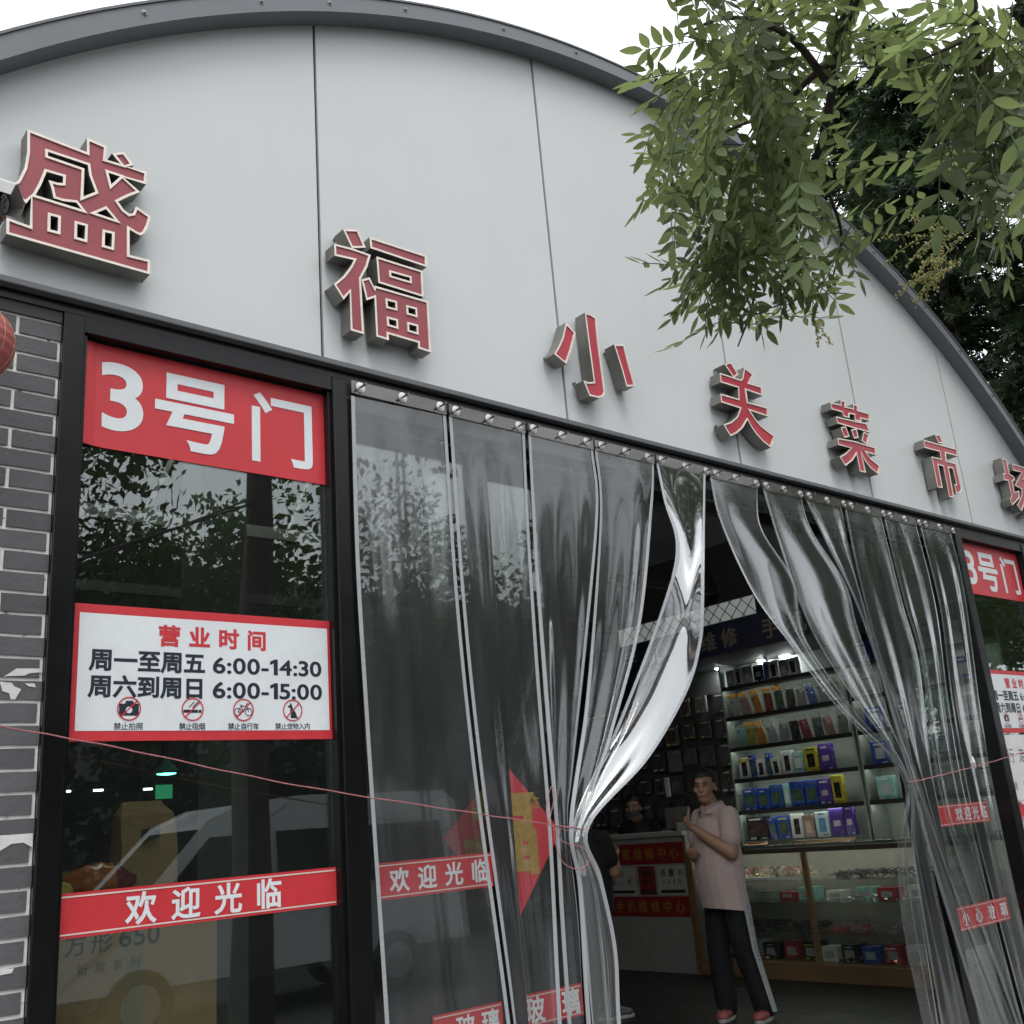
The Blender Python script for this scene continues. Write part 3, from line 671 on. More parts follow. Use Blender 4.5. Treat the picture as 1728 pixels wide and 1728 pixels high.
CUR = [
 ([(592,668),(600,950),(618,1250),(650,1740)], [(752,702),(772,1000),(803,1300),(862,1740)], (1.09, 1.285, 1.47), 'clear curtain strip nearest the left window, hanging straight', (2, .007)),
 ([(757,703),(778,1000),(809,1300),(868,1740)], [(885,732),(893,900),(910,1150),(930,1400),(948,1740)], (1.55, 1.725, 1.89), 'second clear curtain strip from the left window, its hems nearly straight', (2, .008)),
 ([(891,733),(902,950),(920,1200),(936,1390),(945,1550),(958,1740)], [(1000,758),(1009,860),(990,1080),(966,1300),(958,1392),(975,1550),(985,1740)], (1.975, 2.145, 2.30), 'third clear curtain strip from the left window, narrowing down to the twine', (1.3, .012)),
 ([(1003,758),(1012,850,-.03),(1004,1000,-.04),(986,1200,-.05),(960,1392,-.06),(975,1500,-.05),(990,1740)], [(1103,780),(1101,850),(1081,1050,-.05),(1032,1240,-.06),(985,1398,-.06),(1010,1520),(1030,1740)], (2.395, 2.555, 2.71), 'fourth clear curtain strip from the left window, pulled aside by the twine', (1.3, .016)),
 ([(1107,782),(1121,850,-.09),(1139,905,-.13),(1138,952,-.13),(1120,1015,-.10),(1090,1100,-.06),(1040,1225,-.03),(966,1395,-.05),(978,1500,-.04),(1000,1740)], [(1190,798),(1189,870,-.12),(1188,960,-.24),(1187,1030,-.30),(1183,1085,-.30),(1160,1165,-.27),(1094,1280,-.18),(994,1395,-.08),(1015,1480,-.07),(1040,1600,-.05),(1048,1740,-.04)], (2.81, 2.985, 3.15), 'widest shining curtain strip swept and tied back left of the opening', (1, .006)),
 ([(1197,802),(1215,880,-.04),(1270,1000,-.07),(1335,1090,-.09),(1410,1190,-.09),(1522,1312,-.07),(1515,1420,-.06),(1522,1550,-.05),(1560,1740)], [(1277,817),(1284,890,-.02),(1337,975,.0),(1350,1040,.0),(1372,1100,-.01),(1450,1210,-.03),(1530,1312,-.05),(1540,1450),(1585,1740)], (3.225, 3.385, 3.565), 'curtain strip drawn from the middle of the doorway over to the right tie', (1.3, .016)),
 ([(1285,819),(1312,910,-.04),(1362,1050,-.08),(1420,1150,-.09),(1528,1312,-.07),(1540,1450),(1590,1740)], [(1350,836),(1369,895,-.02),(1426,985,.0),(1447,1060,.0),(1490,1180,-.02),(1537,1315,-.05),(1565,1450),(1640,1740)], (3.65, 3.81, 3.965), 'second curtain strip right of the opening, drawn to the right tie', (1.3, .016)),
 ([(1357,838),(1395,920,-.04),(1440,1010,-.06),(1480,1120,-.07),(1535,1315,-.06),(1570,1450),(1660,1740)], [(1418,853),(1440,960,-.02),(1475,1090,-.02),(1510,1210,-.03),(1545,1315,-.05),(1595,1470),(1695,1740)], (4.05, 4.225, 4.395), 'third curtain strip right of the opening, bunched at the twine', (1.3, .014)),
 ([(1424,854),(1450,980),(1490,1130,-.04),(1546,1312,-.05),(1600,1480,-.04),(1700,1740)], [(1485,869),(1520,1010),(1550,1120),(1574,1310,-.04),(1612,1460),(1712,1740)], (4.475, 4.65, 4.825), 'fourth curtain strip right of the opening, slanting to the twine at waist height', (1.3, .010)),
 ([(1490,870),(1524,1010),(1555,1120),(1580,1310),(1620,1460),(1718,1740)], [(1545,884),(1580,1030),(1602,1200),(1640,1400),(1728,1740)], (4.905, 5.075, 5.25), 'straight clear curtain strip second from the right window', (2, .007)),
 ([(1551,885),(1586,1030),(1608,1200),(1646,1400),(1735,1740)], [(1603,897),(1627,1000),(1662,1250),(1712,1500),(1770,1740)], (5.33, 5.51, 5.69), 'straight clear curtain strip nearest the right window', (2, .006)),
]
for i, (L, Rr, ey, lab, fo) in enumerate(CUR): curtain(L, Rr, ey, lab, folds=fo, seed=i+3, hem=M_HEM if i < 5 else M_HEMT, mat=M_PVC2 if i == 4 else M_PVC)

# ------------------------------------------------------------------ twine
M_TW = pm('pink_twine', (.42, .16, .17), .9, 0, .4, 90, bump=.6, bscale=300)
def twine(ctrl, r, label, n=60, extra=()):
    pts = [tuple(at(p[0], p[1], Y=p[2])) for p in ctrl]; c = cat(pts, n)
    c = c + np.array([[0, .0006*math.sin(i*2.1), .0012*math.sin(i*1.3)] for i in range(n)])
    t = thing('twine', label, 'string', tuple(c[n//2]), 'twine tying back the curtain')
    m = MB(); m.tube([tuple(p) for p in c], r, 6); m.build('cord', M_TW, t, smooth=True)
    for e in extra:
        q = cat([tuple(at(p[0], p[1], Y=p[2])) for p in e], 40); m = MB(); m.tube([tuple(p) for p in q], r*.8, 6); m.build('loop', M_TW, t, smooth=True)
twine([(-40,1218,-.10),(200,1262,-.10),(500,1325,-.11),(800,1372,-.11),(930,1392,-.11),(985,1400,-.12)], .0022, 'pink twine running across the left window to the gathered curtain',
      extra=([(932,1392,-.12),(950,1420,-.13),(985,1432,-.14),(993,1455,-.14),(975,1467,-.14),(950,1455,-.13),(938,1425,-.12),(934,1396,-.12)], [(925,1390,-.12),(922,1360,-.12),(930,1328,-.12),(935,1345,-.12),(926,1390,-.12)], [(985,1400,-.12),(970,1404,-.0),(945,1398,.02),(940,1394,-.08),(965,1396,-.13),(986,1400,-.12)]))
twine([(1528,1318,-.05),(1545,1318,-.10),(1600,1305,-.08),(1665,1288,-.07),(1745,1264,-.06)], .0025, 'pink twine pulling the right curtain strips towards the right edge')
# white knotted rag bits on the twine
for (px, py, lab) in ((1643, 1288, 'scrap of white plastic knotted on the right twine'),):
    p = at(px, py, Y=-.08); m = MB(); m.tube([(p.x, p.y, p.z+.04), (p.x-.01, p.y-.005, p.z+.005), (p.x+.004, p.y-.004, p.z-.03)], [.004, .012, .003], 6)
    tag(m.build('plastic_scrap', pm('scrap_white', (.6, .6, .58), .6)), lab, 'scrap')
# torn paper on the brick wall
for k, (pts, lab) in enumerate((([(5,1143),(28,1128),(70,1128),(72,1134),(50,1136),(42,1140),(12,1141)], 'long torn white paper remnant on the grey brick wall'),
                     ([(0,1150),(20,1152),(24,1158),(36,1163),(26,1180),(18,1180),(16,1170),(4,1166)], 'jagged torn white paper scrap below the long remnant on the brick wall'),
                     ([(42,1153),(58,1153),(61,1160),(48,1158)], 'small chip of white paper beside the jagged scrap on the brick wall'),
                     ([(0,1410),(56,1406),(55,1430),(40,1422),(20,1424),(0,1436)], 'torn white strip of paper low on the brick wall'),
                     ([(0,1636),(24,1634),(20,1642),(0,1646)], 'small white paper scrap lowest on the brick wall'))):
    A = np.array([[q.x, q.z] for q in (at(*p, Y=-.003) for p in pts)]); A = A if area(A) > 0 else A[::-1]
    m = MB(); m.prism([(p[0], -.0022, p[1]) for p in A], (0, .0009, 0)); tag(m.build('torn_paper', pm('torn_paper_white', (.58, .57, .55), .85, 0, .15, 30)), lab, 'paper scrap')

# ------------------------------------------------------------------ lantern and camera at the left edge
e = at(22, 585, Y=-.42); lr = .125
t = thing('lantern', 'faded red round lantern hanging at the left edge beside the brick wall', 'lantern', (e.x-lr*.93, e.y+.03, e.z-.12))
c = Vector((e.x-lr*.93, e.y+.03, e.z)); pr = []
for k in range(41):
    a = math.pi*k/40; rr = lr*math.sin(a)*(1+.02*math.cos(k*math.pi/1.5)); pr.append((max(rr, .03), -.115*math.cos(a)))
m = MB(); m.lathe(c, pr, 40); m.build('shade', pm('lantern_cloth', (.36, .085, .085), .7, 0, .15, 6, bump=.2, bscale=80), t, smooth=True)
m = MB()
for k in range(14):
    a0 = 2*math.pi*k/14; m.tube([c+Vector((lr*1.012*math.sin(b)*math.cos(a0), lr*1.012*math.sin(b)*math.sin(a0), -.116*math.cos(b))) for b in np.linspace(.25, 2.9, 14)], .0013, 5)
m.build('rib', pm('lantern_rib', (.42, .27, .14), .5), t)
m = MB(); m.lathe(c+Vector((0, 0, .105)), [(.036, 0), (.036, .02), (.03, .024)], 24); m.lathe(c+Vector((0, 0, -.13)), [(.03, 0), (.036, .006), (.036, .026)], 24); m.build('cap', pm('lantern_cap', (.5, .33, .08), .4, .5), t)
m = MB(); m.tube([c+Vector((0, 0, .12)), c+Vector((0, 0, .42))], .0025, 6); m.build('hanging_cord', M_TW, t)
m = MB()
for k in range(16): a0 = 2*math.pi*k/16; m.tube([c+Vector((.015*math.cos(a0), .015*math.sin(a0), -.13)), c+Vector((.022*math.cos(a0), .022*math.sin(a0), -.30))], .002, 5)
m.build('tassel', pm('tassel_red', (.4, .03, .03), .8), t)
m = MB(); m.tube([c+Vector((0, 0, .42)), (c.x, -.04, c.z+.46)], .006, 8); m.build('bracket', M_SCREW, t)
# bullet camera: hooded housing pointing right
e = at(16, 352, Y=-.34)
t = thing('security_camera', 'white hooded security camera poking in at the left edge beside the first character', 'camera', (e.x-.12, e.y, e.z-.06))
ax = Vector((.86, -.42, -.28)).normalized(); sd_ = ax.cross(Vector((0, 0, 1))).normalized(); up_ = sd_.cross(ax)
Mx = Matrix((ax, sd_, up_)).transposed(); tip = Vector((e.x, e.y, e.z))
def rrect(w, h, r, n=5):
    P = []
    for (cx_, cy_, a0) in ((w-r, h-r, 0), (-w+r, h-r, 90), (-w+r, -h+r, 180), (w-r, -h+r, 270)):
        for k in range(n+1): a = R(a0+90*k/n); P.append((cx_+r*math.cos(a), cy_+r*math.sin(a)))
    return P
m = MB(); rows = []
for d, s in ((-.20, .9), (-.19, 1), (-.03, 1), (-.022, .97)): rows.append([tip+Mx@Vector((d, a*s, b*s)) for a, b in rrect(.052, .050, .028)+[rrect(.052, .050, .028)[0]]])
m.grid(rows); k = len(rows[0])-1; m.f += [tuple(range(k)), tuple(range(3*(k+1)+k-1, 3*(k+1)-1, -1))]; pm('camera_white', (.40, .40, .39), .4); m.build('housing', pm('camera_black', (.012, .012, .014), .25), t, smooth=True)
m = MB(); hood = [(-.062, .01), (-.060, .045), (-.045, .060), (.045, .060), (.060, .045), (.062, .01)]
m.grid([[tip+Mx@Vector((d, a, b)) for a, b in hood] for d in (-.20, 0.012)]); o = m.build('hood', _mats['camera_white'], t); s_ = o.modifiers.new('thickness', 'SOLIDIFY'); s_.thickness = .003
m = MB(); rows = [[tip+Mx@Vector((d, r_*math.cos(a), r_*math.sin(a))) for a in np.linspace(0, 2*math.pi, 25)] for d, r_ in ((-.021, .044), (-.014, .043), (-.012, .026), (-.020, .001))]
m.grid(rows); m.build('lens', pm('lens_black', (.01, .01, .012), .12), t, smooth=True)
m = MB(); m.tube([tip+Mx@Vector((-.15, 0, -.034)), tip+Mx@Vector((-.17, 0, -.09)), (tip.x-.2, -.01, tip.z-.08)], .012, 8); m.build('mount_arm', _mats['camera_white'], t)

# ------------------------------------------------------------------ things behind the left window
M_CARD = pm('cardboard', (.36, .215, .11), .85, 0, .12, 12, bump=.15, bscale=50)
M_CARD2 = pm('cardboard_pale', (.38, .25, .14), .85, 0, .12, 12)
def carton(x0, x1, y0, y1, z0, z1, label, mat, prints=()):
    t = thing('cardboard_box', label, 'box', ((x0+x1)/2, (y0+y1)/2, z0), 'cartons piled behind the left window')
    m = MB(); m.box(x0, x1, y0, y1, z0, z1-.003); m.build('carton', mat, t, bevel=.004)
    m = MB(); h = (y1-y0)/2; m.box(x0, x1, y0, y0+h-.002, z1-.003, z1); m.box(x0, x1, y0+h+.002, y1, z1-.003, z1); m.build('flap', mat, t)
    m = MB(); m.box(x0-.001, x1+.001, (y0+y1)/2-.025, (y0+y1)/2+.025, z1+.0004, z1+.001); m.box((x0+x1)/2-.03, (x0+x1)/2+.03, y0-.001, y0-.0004, z0, z1); m.build('tape', pm('packing_tape', (.30, .23, .14), .25), t)
    for nm, fn, mt in prints: q = MB(); fn(q); q.build(nm, mt, t)
INK = pm('carton_ink', (.025, .022, .02), .8)
carton(.16, .72, .40, .80, .62, 1.300, 'large brown carton with black lettering low behind the left window', M_CARD,
  [('lettering', lambda q: (put_text(q, '方形', .22, .37, 1.185, .07, lambda x, z: (x, .3985, z), .012), put_text(q, '650', .39, .52, 1.19, .08, lambda x, z: (x, .3985, z), .012, prop=True), put_text(q, '新款系列', .26, .46, 1.11, .035, lambda x, z: (x, .3985, z), .0)), INK),
   ('green_print', lambda q: (flat(q, lambda x, z: (x, .3982, z), [(.16, .84), (.30, .87), (.42, .84), (.36, .80), (.16, .78)]), flat(q, lambda x, z: (x, .3982, z), [(.44, .82), (.58, .86), (.72, .86), (.72, .79), (.56, .79)])), pm('carton_green', (.03, .12, .05), .8)),
   ('blue_print', lambda q: flat(q, lambda x, z: (x, .3978, z), [(.18, .72), (.30, .80), (.46, .81), (.60, .74), (.60, .66), (.18, .66)]), pm('carton_blue', (.03, .06, .14), .8))])
carton(.30, .80, .42, .82, .10, .612, 'carton under the lettered box behind the left window, mostly out of view', M_CARD2)
carton(.16, .70, .85, 1.25, .62, 1.40, 'taller plain carton standing behind the lettered box', M_CARD2)
for bx in ((.16, .29, .42, .82, .10, .615),):
    pass
m = MB(); m.box(.10, .95, .36, 1.32, .05, .096); tag(m.build('pallet', pm('pallet_wood', (.16, .11, .07), .8)), 'low wooden pallet under the cartons by the left window', 'pallet')
m = MB(); m.box(.16, .70, .86, 1.24, .10, .615); tag(m.build('cardboard_box', M_CARD), 'bottom rear carton under the taller plain carton', 'box', 'cartons piled behind the left window')
# paper bag standing on the lettered carton
p = at(238, 1430, Y=.62); bx = p.x
t = thing('paper_bag', 'tall brown paper bag with dark label standing on the carton', 'bag', (bx, .60, 1.302))
rows = []
for z, w, d, sh in ((1.303, .098, .06, 0), (1.34, .10, .062, 0), (1.46, .098, .055, .004), (1.57, .095, .035, .0), (1.60, .075, .018, -.008), (1.615, .07, .006, -.01)):
    rows.append([(bx+sh+a*w, .60+b*d+random.uniform(-.004, .004), z+random.uniform(-.003, .003)) for a, b in ((-1, -1), (-.4, -1.06), (.3, -.98), (1, -1), (1.02, 0), (1, 1), (0, 1.02), (-1, 1), (-1.03, 0), (-1, -1))])
m = MB(); m.grid(rows); m.f.append(tuple(range(5*10, 5*10+9))); m.build('bag_body', pm('kraft_paper', (.30, .185, .09), .8, 0, .12, 10, bump=.4, bscale=30), t)
m = MB(); flat(m, lambda x, z: (x, .531, z), [(bx-.035, 1.475), (bx+.03, 1.49), (bx+.03, 1.53), (bx-.035, 1.518)]); m.build('bag_label', INK, t)
# snack bag and yellow fruit
t = thing('snack_bag', 'crumpled orange and maroon snack bag lying on the carton behind the left window', 'bag', (.36, .5, 1.302))
rows = []
for k in range(13):
    u = k/12; x = .23+u*.24; rr = .058*math.sin(math.pi*min(max(u, .04), .96))**.6
    rows.append([(x, .50+rr*1.3*math.cos(a)+random.uniform(-.006, .006), 1.362+rr*math.sin(a)+random.uniform(-.007, .007)) for a in np.linspace(0, 2*math.pi, 15)[:-1]]); rows[-1].append(rows[-1][0])
m = MB(); m.grid(rows[:9]); m.build('orange_part', pm('snack_orange', (.40, .11, .02), .25, 0, .4, 14, bump=.4, bscale=30), t, smooth=True)
m = MB(); m.grid(rows[8:]); m.build('maroon_part', pm('snack_maroon', (.17, .012, .025), .25, 0, .3, 14, bump=.4, bscale=30), t, smooth=True)
fp = at(103, 1502, Y=.45)
m = MB(); m.lathe((fp.x, .45, 1.304), [(.006, 0), (.028, .008), (.037, .03), (.036, .045), (.025, .062), (.008, .068)], 20); f_ = m.build('fruit_body', pm('fruit_yellow', (.55, .36, .05), .45), None, smooth=True)
t = thing('yellow_fruit', 'yellow round fruit at the left end of the carton behind the window', 'fruit', tuple(f_.location)); f_.parent = t; f_.location = (0, 0, 0); f_.name = 'skin'
m = MB(); m.tube([(fp.x, .45, 1.370), (fp.x+.004, .45, 1.384)], .003, 6); m.build('stem', pm('stem_brown', (.08, .05, .02), .8), t)
M_WHITE_L = pm('lamp_fitting', (.5, .5, .5), .5)
# hanging lamps and lit boards deep inside, seen through the left window
for k, (px, py, w) in enumerate(((281, 1305, .10), (372, 1303, .08))):
    p = at(px, py, Y=5.2)
    t = thing('pendant_lamp', ('left' if k == 0 else 'right')+' green glowing pendant lamp deep inside behind the left window', 'lamp', tuple(p), 'green pendant lamps')
    m = MB(); m.lathe((p.x, p.y, p.z), [(w, 0), (w*.9, .03), (.03, .09), (.02, .12)], 20); m.build('lamp_shade', pm('lamp_shade_green', (.05, .25, .18), .5), t, smooth=True)
    m = MB(); m.lathe((p.x, p.y, p.z-.012), [(w*.4, 0), (w*.75, .006), (w*.75, .01)], 20); m.build('bulb', emat('green_glow', (.15, 1, .65), 6), t)
    m = MB(); m.tube([(p.x, p.y, p.z+.12), (p.x, p.y, 4.3)], .006, 6); m.build('cable', M_DARK, t)
for k, (px, py, w, h, colr, st, lab) in enumerate(((277, 1336, .07, .055, (.05, .45, .22), .4, 'brighter green lit stall board deep inside behind the left window'), (396, 1328, .055, .05, (.28, .34, .10), .16, 'dim yellow green stall board deep inside behind the left window'))):
    p = at(px, py, Y=5.4)
    t = thing('stall_board', lab, 'sign', tuple(p)); m = MB(); m.box(p.x-w, p.x+w, 5.4, 5.43, p.z-h, p.z+h); m.build('board', emat('board_glow_%d' % k, colr, st), t)
    m = MB(); m.box(p.x-w-.01, p.x+w+.01, 5.405, 5.445, p.z-h-.01, p.z+h+.01); m.tube([(p.x, 5.425, p.z+h), (p.x, 5.425, 4.2)], .008, 6); m.build('casing', M_DARK, t)
for k, (px, py, lab) in enumerate(((111, 1335, 'leftmost small white tube lamp deep inside behind the left window'), (166, 1333, 'small white tube lamp second from left behind the window'), (250, 1331, 'small white tube lamp just left of the green lit board'))):
    p = at(px, py, Y=6.0); t = thing('tube_lamp', lab, 'lamp', tuple(p), 'small white tube lamps'); m = MB(); m.box(p.x-.035, p.x+.035, 5.98, 6.02, p.z-.010, p.z+.004); m.build('tube', emat('white_glow', (.9, .95, 1), 5), t)
    m = MB(); m.box(p.x-.08, p.x+.08, 5.97, 6.03, p.z+.009, p.z+.03); m.tube([(p.x, 6, p.z+.03), (p.x, 6, 4.3)], .005, 6); m.build('fitting', M_DARK, t)
for k, (x, y) in enumerate(((1.2, 2.3), (1.9, 2.35), (2.6, 2.4))):  # tube lamps added above the view to light the man
    t = thing('fill_lamp', ('left', 'middle', 'right')[k]+' added white tube lamp under the hall roof, out of view, lighting the man', 'lamp', (x, y, 4.2), 'added fill lamps under the hall roof')
    m = MB(); m.tube([(x, y-.6, 4.2), (x, y+.6, 4.2)], .018, 10); m.build('tube', emat('fill_tube', (1, .97, .92), 34), t)
    m = MB(); m.box(x-.05, x+.05, y-.64, y+.64, 4.225, 4.255); m.tube([(x, y-.4, 4.25), (x, y-.4, 4.8)], .006, 6); m.tube([(x, y+.4, 4.25), (x, y+.4, 4.8)], .006, 6); m.build('fitting', M_WHITE_L, t)
# pale pillar seen through the left window
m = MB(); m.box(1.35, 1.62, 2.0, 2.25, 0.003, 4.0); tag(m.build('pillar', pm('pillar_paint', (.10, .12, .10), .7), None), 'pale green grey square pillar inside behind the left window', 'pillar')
# ------------------------------------------------------------------ phone stall on the right side of the hall (fronts face -X)
M_WHITE = pm('shelf_white', (.24, .27, .24), .5, 0, .05)
M_SHELF = pm('shelf_edge_dark', (.015, .015, .016), .4)
M_LED = emat('led_white', (.92, 1.0, .90), 10.0)
M_WOOD = pm('counter_wood', (.19, .12, .06), .45, 0, .25, 4, stretch=(3, .5, 3))
M_CASE = film('case_glass', r0=.05, haze=.01, tint=(.95, .97, .95), rough=.01, power=4.5)
XB = 7.80          # back of the shelves
def shelf_unit(y0, y1, label):
    t = thing('display_shelf', label, 'shelf', (XB, (y0+y1)/2, 1.1), 'lit shelf units of the phone stall')
    m = MB(); m.box(XB, XB+.02, y0, y1, 1.10, 2.84); m.build('back_panel', M_WHITE, t)
    for y in (y0, y1-.02): m = MB(); m.box(XB-.26, XB-.001, y, y+.02, 1.10, 2.84); m.build('side_panel', M_WHITE, t)
    for k, z in enumerate((2.60, 2.30, 2.00, 1.70, 1.40)):
        m = MB(); m.box(XB-.26, XB-.002, y0+.021, y1-.021, z-.012, z+.006); b = m.build('shelf_board', M_SHELF, t)
        m = MB(); m.box(XB-.268, XB-.261, y0+.021, y1-.021, z-.026, z+.012); m.build('shelf_lip', M_SHELF, b)
        m = MB(); m.box(XB-.245, XB-.232, y0+.04, y1-.04, z-.020, z-.0125); m.build('led_strip', M_LED, b)
    return t
shelf_unit(2.10, 3.52, 'tall white lit shelf unit of phone accessories behind the man')
shelf_unit(.64, 2.08, 'second lit shelf unit, seen through the right curtain strips')
# packages
ORD = ['first', 'second', 'third', 'fourth', 'fifth', 'sixth', 'seventh', 'eighth', 'ninth', 'tenth', 'eleventh', 'twelfth']
PC = {}
def pc(c): 
    k = 'pack_%02d_%02d_%02d' % tuple(int(v*99) for v in c)
    return pm(k, c, .28, 0, .12, 9, spec=.5)
def box_pack(y, z, w, h, d, col, label, inner=None, tilt=0, x=None, grp='boxed goods on the lit shelves', strip_=None):
    x = XB-.23 if x is None else x
    t = thing('package', label, 'package', (x, y, z), grp)
    m = MB(); m.box(x, x+d, y-w/2, y+w/2, z+.0005, z+h); m.build('box', pc(col), t, bevel=.003)
    if inner:
        m = MB(); a, b, ic = inner; m.box(x-.0012, x-.0004, y-w*a/2, y+w*a/2, z+h*(.5-b/2)*.8, z+h*(.5+b/2)); m.build('print', pc(ic), t)
    if h > .12 and random.random() < .75:
        lc = random.choice(((.6, .6, .58), (.08, .08, .09), (.5, .45, .1), (.45, .5, .55))); zz = z+h*random.uniform(.80, .90)
        m = MB(); m.box(x-.0016, x-.0006, y-w*random.uniform(.1, .4), y+w*random.uniform(.2, .42), zz, zz+h*.06); m.box(x-.0016, x-.0006, y-w*.38, y-w*random.uniform(0, .2), z+h*.06, z+h*.10)
        if random.random() < .5: m.box(x-.0016, x-.0006, y+w*.12, y+w*.40, z+h*.05, z+h*.14)
        m.build('small_print', pc(lc), t)
    if strip_:
        m = MB(); m.box(x-.0010, x-.0003, y-w*.48, y+w*.48, z+h*.80, z+h*.98); m.build('header_print', pc(strip_), t)
    if tilt: t.rotation_euler = (R(tilt), R(random.uniform(-6, -2)), 0)
    return t
def case_pack(y, z, w, h, col, label, card=None, tilt=0):
    x = XB-.19; t = thing('phone_case', label, 'phone case', (x, y, z), 'phone cases in clear bags on the lit shelves')
    m = MB(); P = rrect(w/2, h/2, .014, 4); m.prism([(x, y+a, z+h/2+.003+b) for a, b in P], (.011, 0, 0)); m.build('case', pc(col), t, bevel=.002)
    m = MB(); m.lathe((x-.001, y+w*.28, z+h*.84), [(.010, 0), (.010, .0012)], 12, 'X'); m.build('lens_hole', M_SHELF, t)
    rows = []
    for k in range(7):
        u = k/6; rows.append([(x-.010-.010*math.sin(math.pi*s)*math.sin(math.pi*u)+random.uniform(-.003, .003), y+(s-.5)*(w+.02), z+u*(h+.05)) for s in np.linspace(0, 1, 8)])
    m = MB(); m.grid(rows); m.build('clear_bag', film('bag_film', r0=.12, haze=.06, rough=.05, bump=.02, bscale=(20, 20, 20), power=3), t, smooth=True)
    if card: m = MB(); m.box(x-.006, x-.002, y-(w+.01)/2, y+(w+.01)/2, z+h+.012, z+h+.05); m.build('header_card', pc(card), t)
    t.rotation_euler = (R(tilt), R(-7), 0)
BL, PU, YE, WH, GR, OR, TE, BK, PK, SI = (.03, .075, .30), (.09, .05, .27), (.48, .42, .05), (.55, .56, .54), (.3, .32, .31), (.62, .27, .03), (.25, .48, .44), (.02, .02, .022), (.48, .27, .26), (.42, .43, .44)
rows_ = [
 (2.606, [('b', .10, .17, GR, 'grey'), ('b', .09, .18, WH, 'white'), ('b', .13, .18, GR, 'grey'), ('b', .12, .17, BK, 'dark'), ('b', .05, .19, BL, 'blue'), ('b', .12, .18, WH, 'white'), ('b', .10, .17, GR, 'grey'), ('b', .11, .17, WH, 'white')]),
 (2.306, [('c', WH, OR, 'pale'), ('c', PK, OR, 'rose'), ('c', OR, OR, 'orange'), ('c', (.30, .05, .03), OR, 'rust red'), ('c', (.10, .16, .10), OR, 'dark green'), ('c', (.10, .09, .07), None, 'dark brown'), ('c', SI, None, 'silver'), ('c', (.16, .23, .55), None, 'light blue'), ('c', WH, None, 'white'), ('c', GR, None, 'grey')]),
 (2.006, [('c', TE, None, 'mint green'), ('c', YE, OR, 'yellow'), ('c', OR, OR, 'orange'), ('c', SI, None, 'silver'), ('c', GR, None, 'grey'), ('c', BK, None, 'black'), ('c', (.33, .06, .09), None, 'dark red'), ('c', (.12, .14, .14), None, 'charcoal'), ('c', PK, None, 'pink'), ('c', GR, None, 'grey')]),
 (1.706, [('b', .14, .20, WH, 'white'), ('b', .06, .22, BL, 'blue'), ('b', .11, .17, WH, 'white'), ('b', .06, .22, BL, 'blue'), ('b', .11, .17, WH, 'white'), ('b', .13, .22, WH, 'white'), ('b', .12, .20, TE, 'mint'), ('b', .15, .22, YE, 'yellow'), ('b', .15, .24, PU, 'violet')]),
 (1.406, [('b', .17, .21, BL, 'blue'), ('b', .14, .20, BL, 'blue'), ('b', .15, .22, BL, 'blue'), ('b', .08, .22, TE, 'pale'), ('b', .15, .23, BL, 'blue'), ('b', .14, .23, BL, 'blue'), ('b', .14, .23, PU, 'violet'), ('b', .12, .25, YE, 'yellow')]),
 (1.130, [('b', .26, .22, BK, 'black'), ('b', .08, .20, BL, 'blue'), ('b', .15, .21, BL, 'blue'), ('b', .14, .22, WH, 'white'), ('b', .12, .20, (.25, .18, .14), 'brown'), ('b', .15, .22, (.45, .58, .62), 'pale blue'), ('b', .15, .24, PU, 'violet'), ('b', .10, .25, PU, 'violet')]),
]
inn = {'white': (.45, .6, BK), 'yellow': (.55, .5, BK), 'blue': (.75, .42, (.06, .10, .06)), 'violet': (.5, .12, SI), 'mint': (.6, .4, WH), 'pale blue': (.5, .5, (.10, .25, .42)), 'grey': (.5, .3, WH), 'brown': (.5, .5, (.45, .3, .2)), 'dark': (.5, .2, GR), 'pale': (.5, .5, WH), 'black': (.7, .5, (.05, .03, .03))}
SHN = ['topmost', 'second', 'third', 'fourth', 'fifth', 'lowest']
for k, (z, items) in enumerate(rows_):
    y = 3.46
    for i, it in enumerate(items):
        if it[0] == 'b':
            _, w, h, c_, nm = it; y -= w/2+.006
            box_pack(y, z, w*.94, h, .05, c_, '%s boxed package on the %s lit shelf, %s from the left' % (nm, SHN[k], ORD[i]), inner=inn.get(nm), strip_=(YE if (k == 3 and i == 0) else None), tilt=random.uniform(-3, 3) if i % 3 == 1 else 0); y -= w/2
        else:
            _, c_, cd_, nm = it; w = .080 if k == 1 else .088; y -= .064
            case_pack(y, z, w*1.12, .185, c_, '%s phone case in clear bag, %s lit shelf, %s from the left' % (nm, SHN[k], ORD[i]), card=cd_, tilt=random.uniform(-9, 6)); y -= .064
# second unit: fewer, seen through the curtain
for k, z in enumerate((2.606, 2.306, 2.006, 1.706, 1.406)):
    for i in range(4):
        c_, nm = random.choice(((WH, 'white'), (TE, 'mint'), (GR, 'grey'), (PK, 'pink'), (BL, 'blue')))
        box_pack(1.9-i*.30, z, .17, .20, .05, c_, '%s package on %s shelf behind the right curtain, %s from the left' % (nm, SHN[k], ORD[i]), inner=(.5, .4, SI), grp='packages on the shelf behind the right curtain')
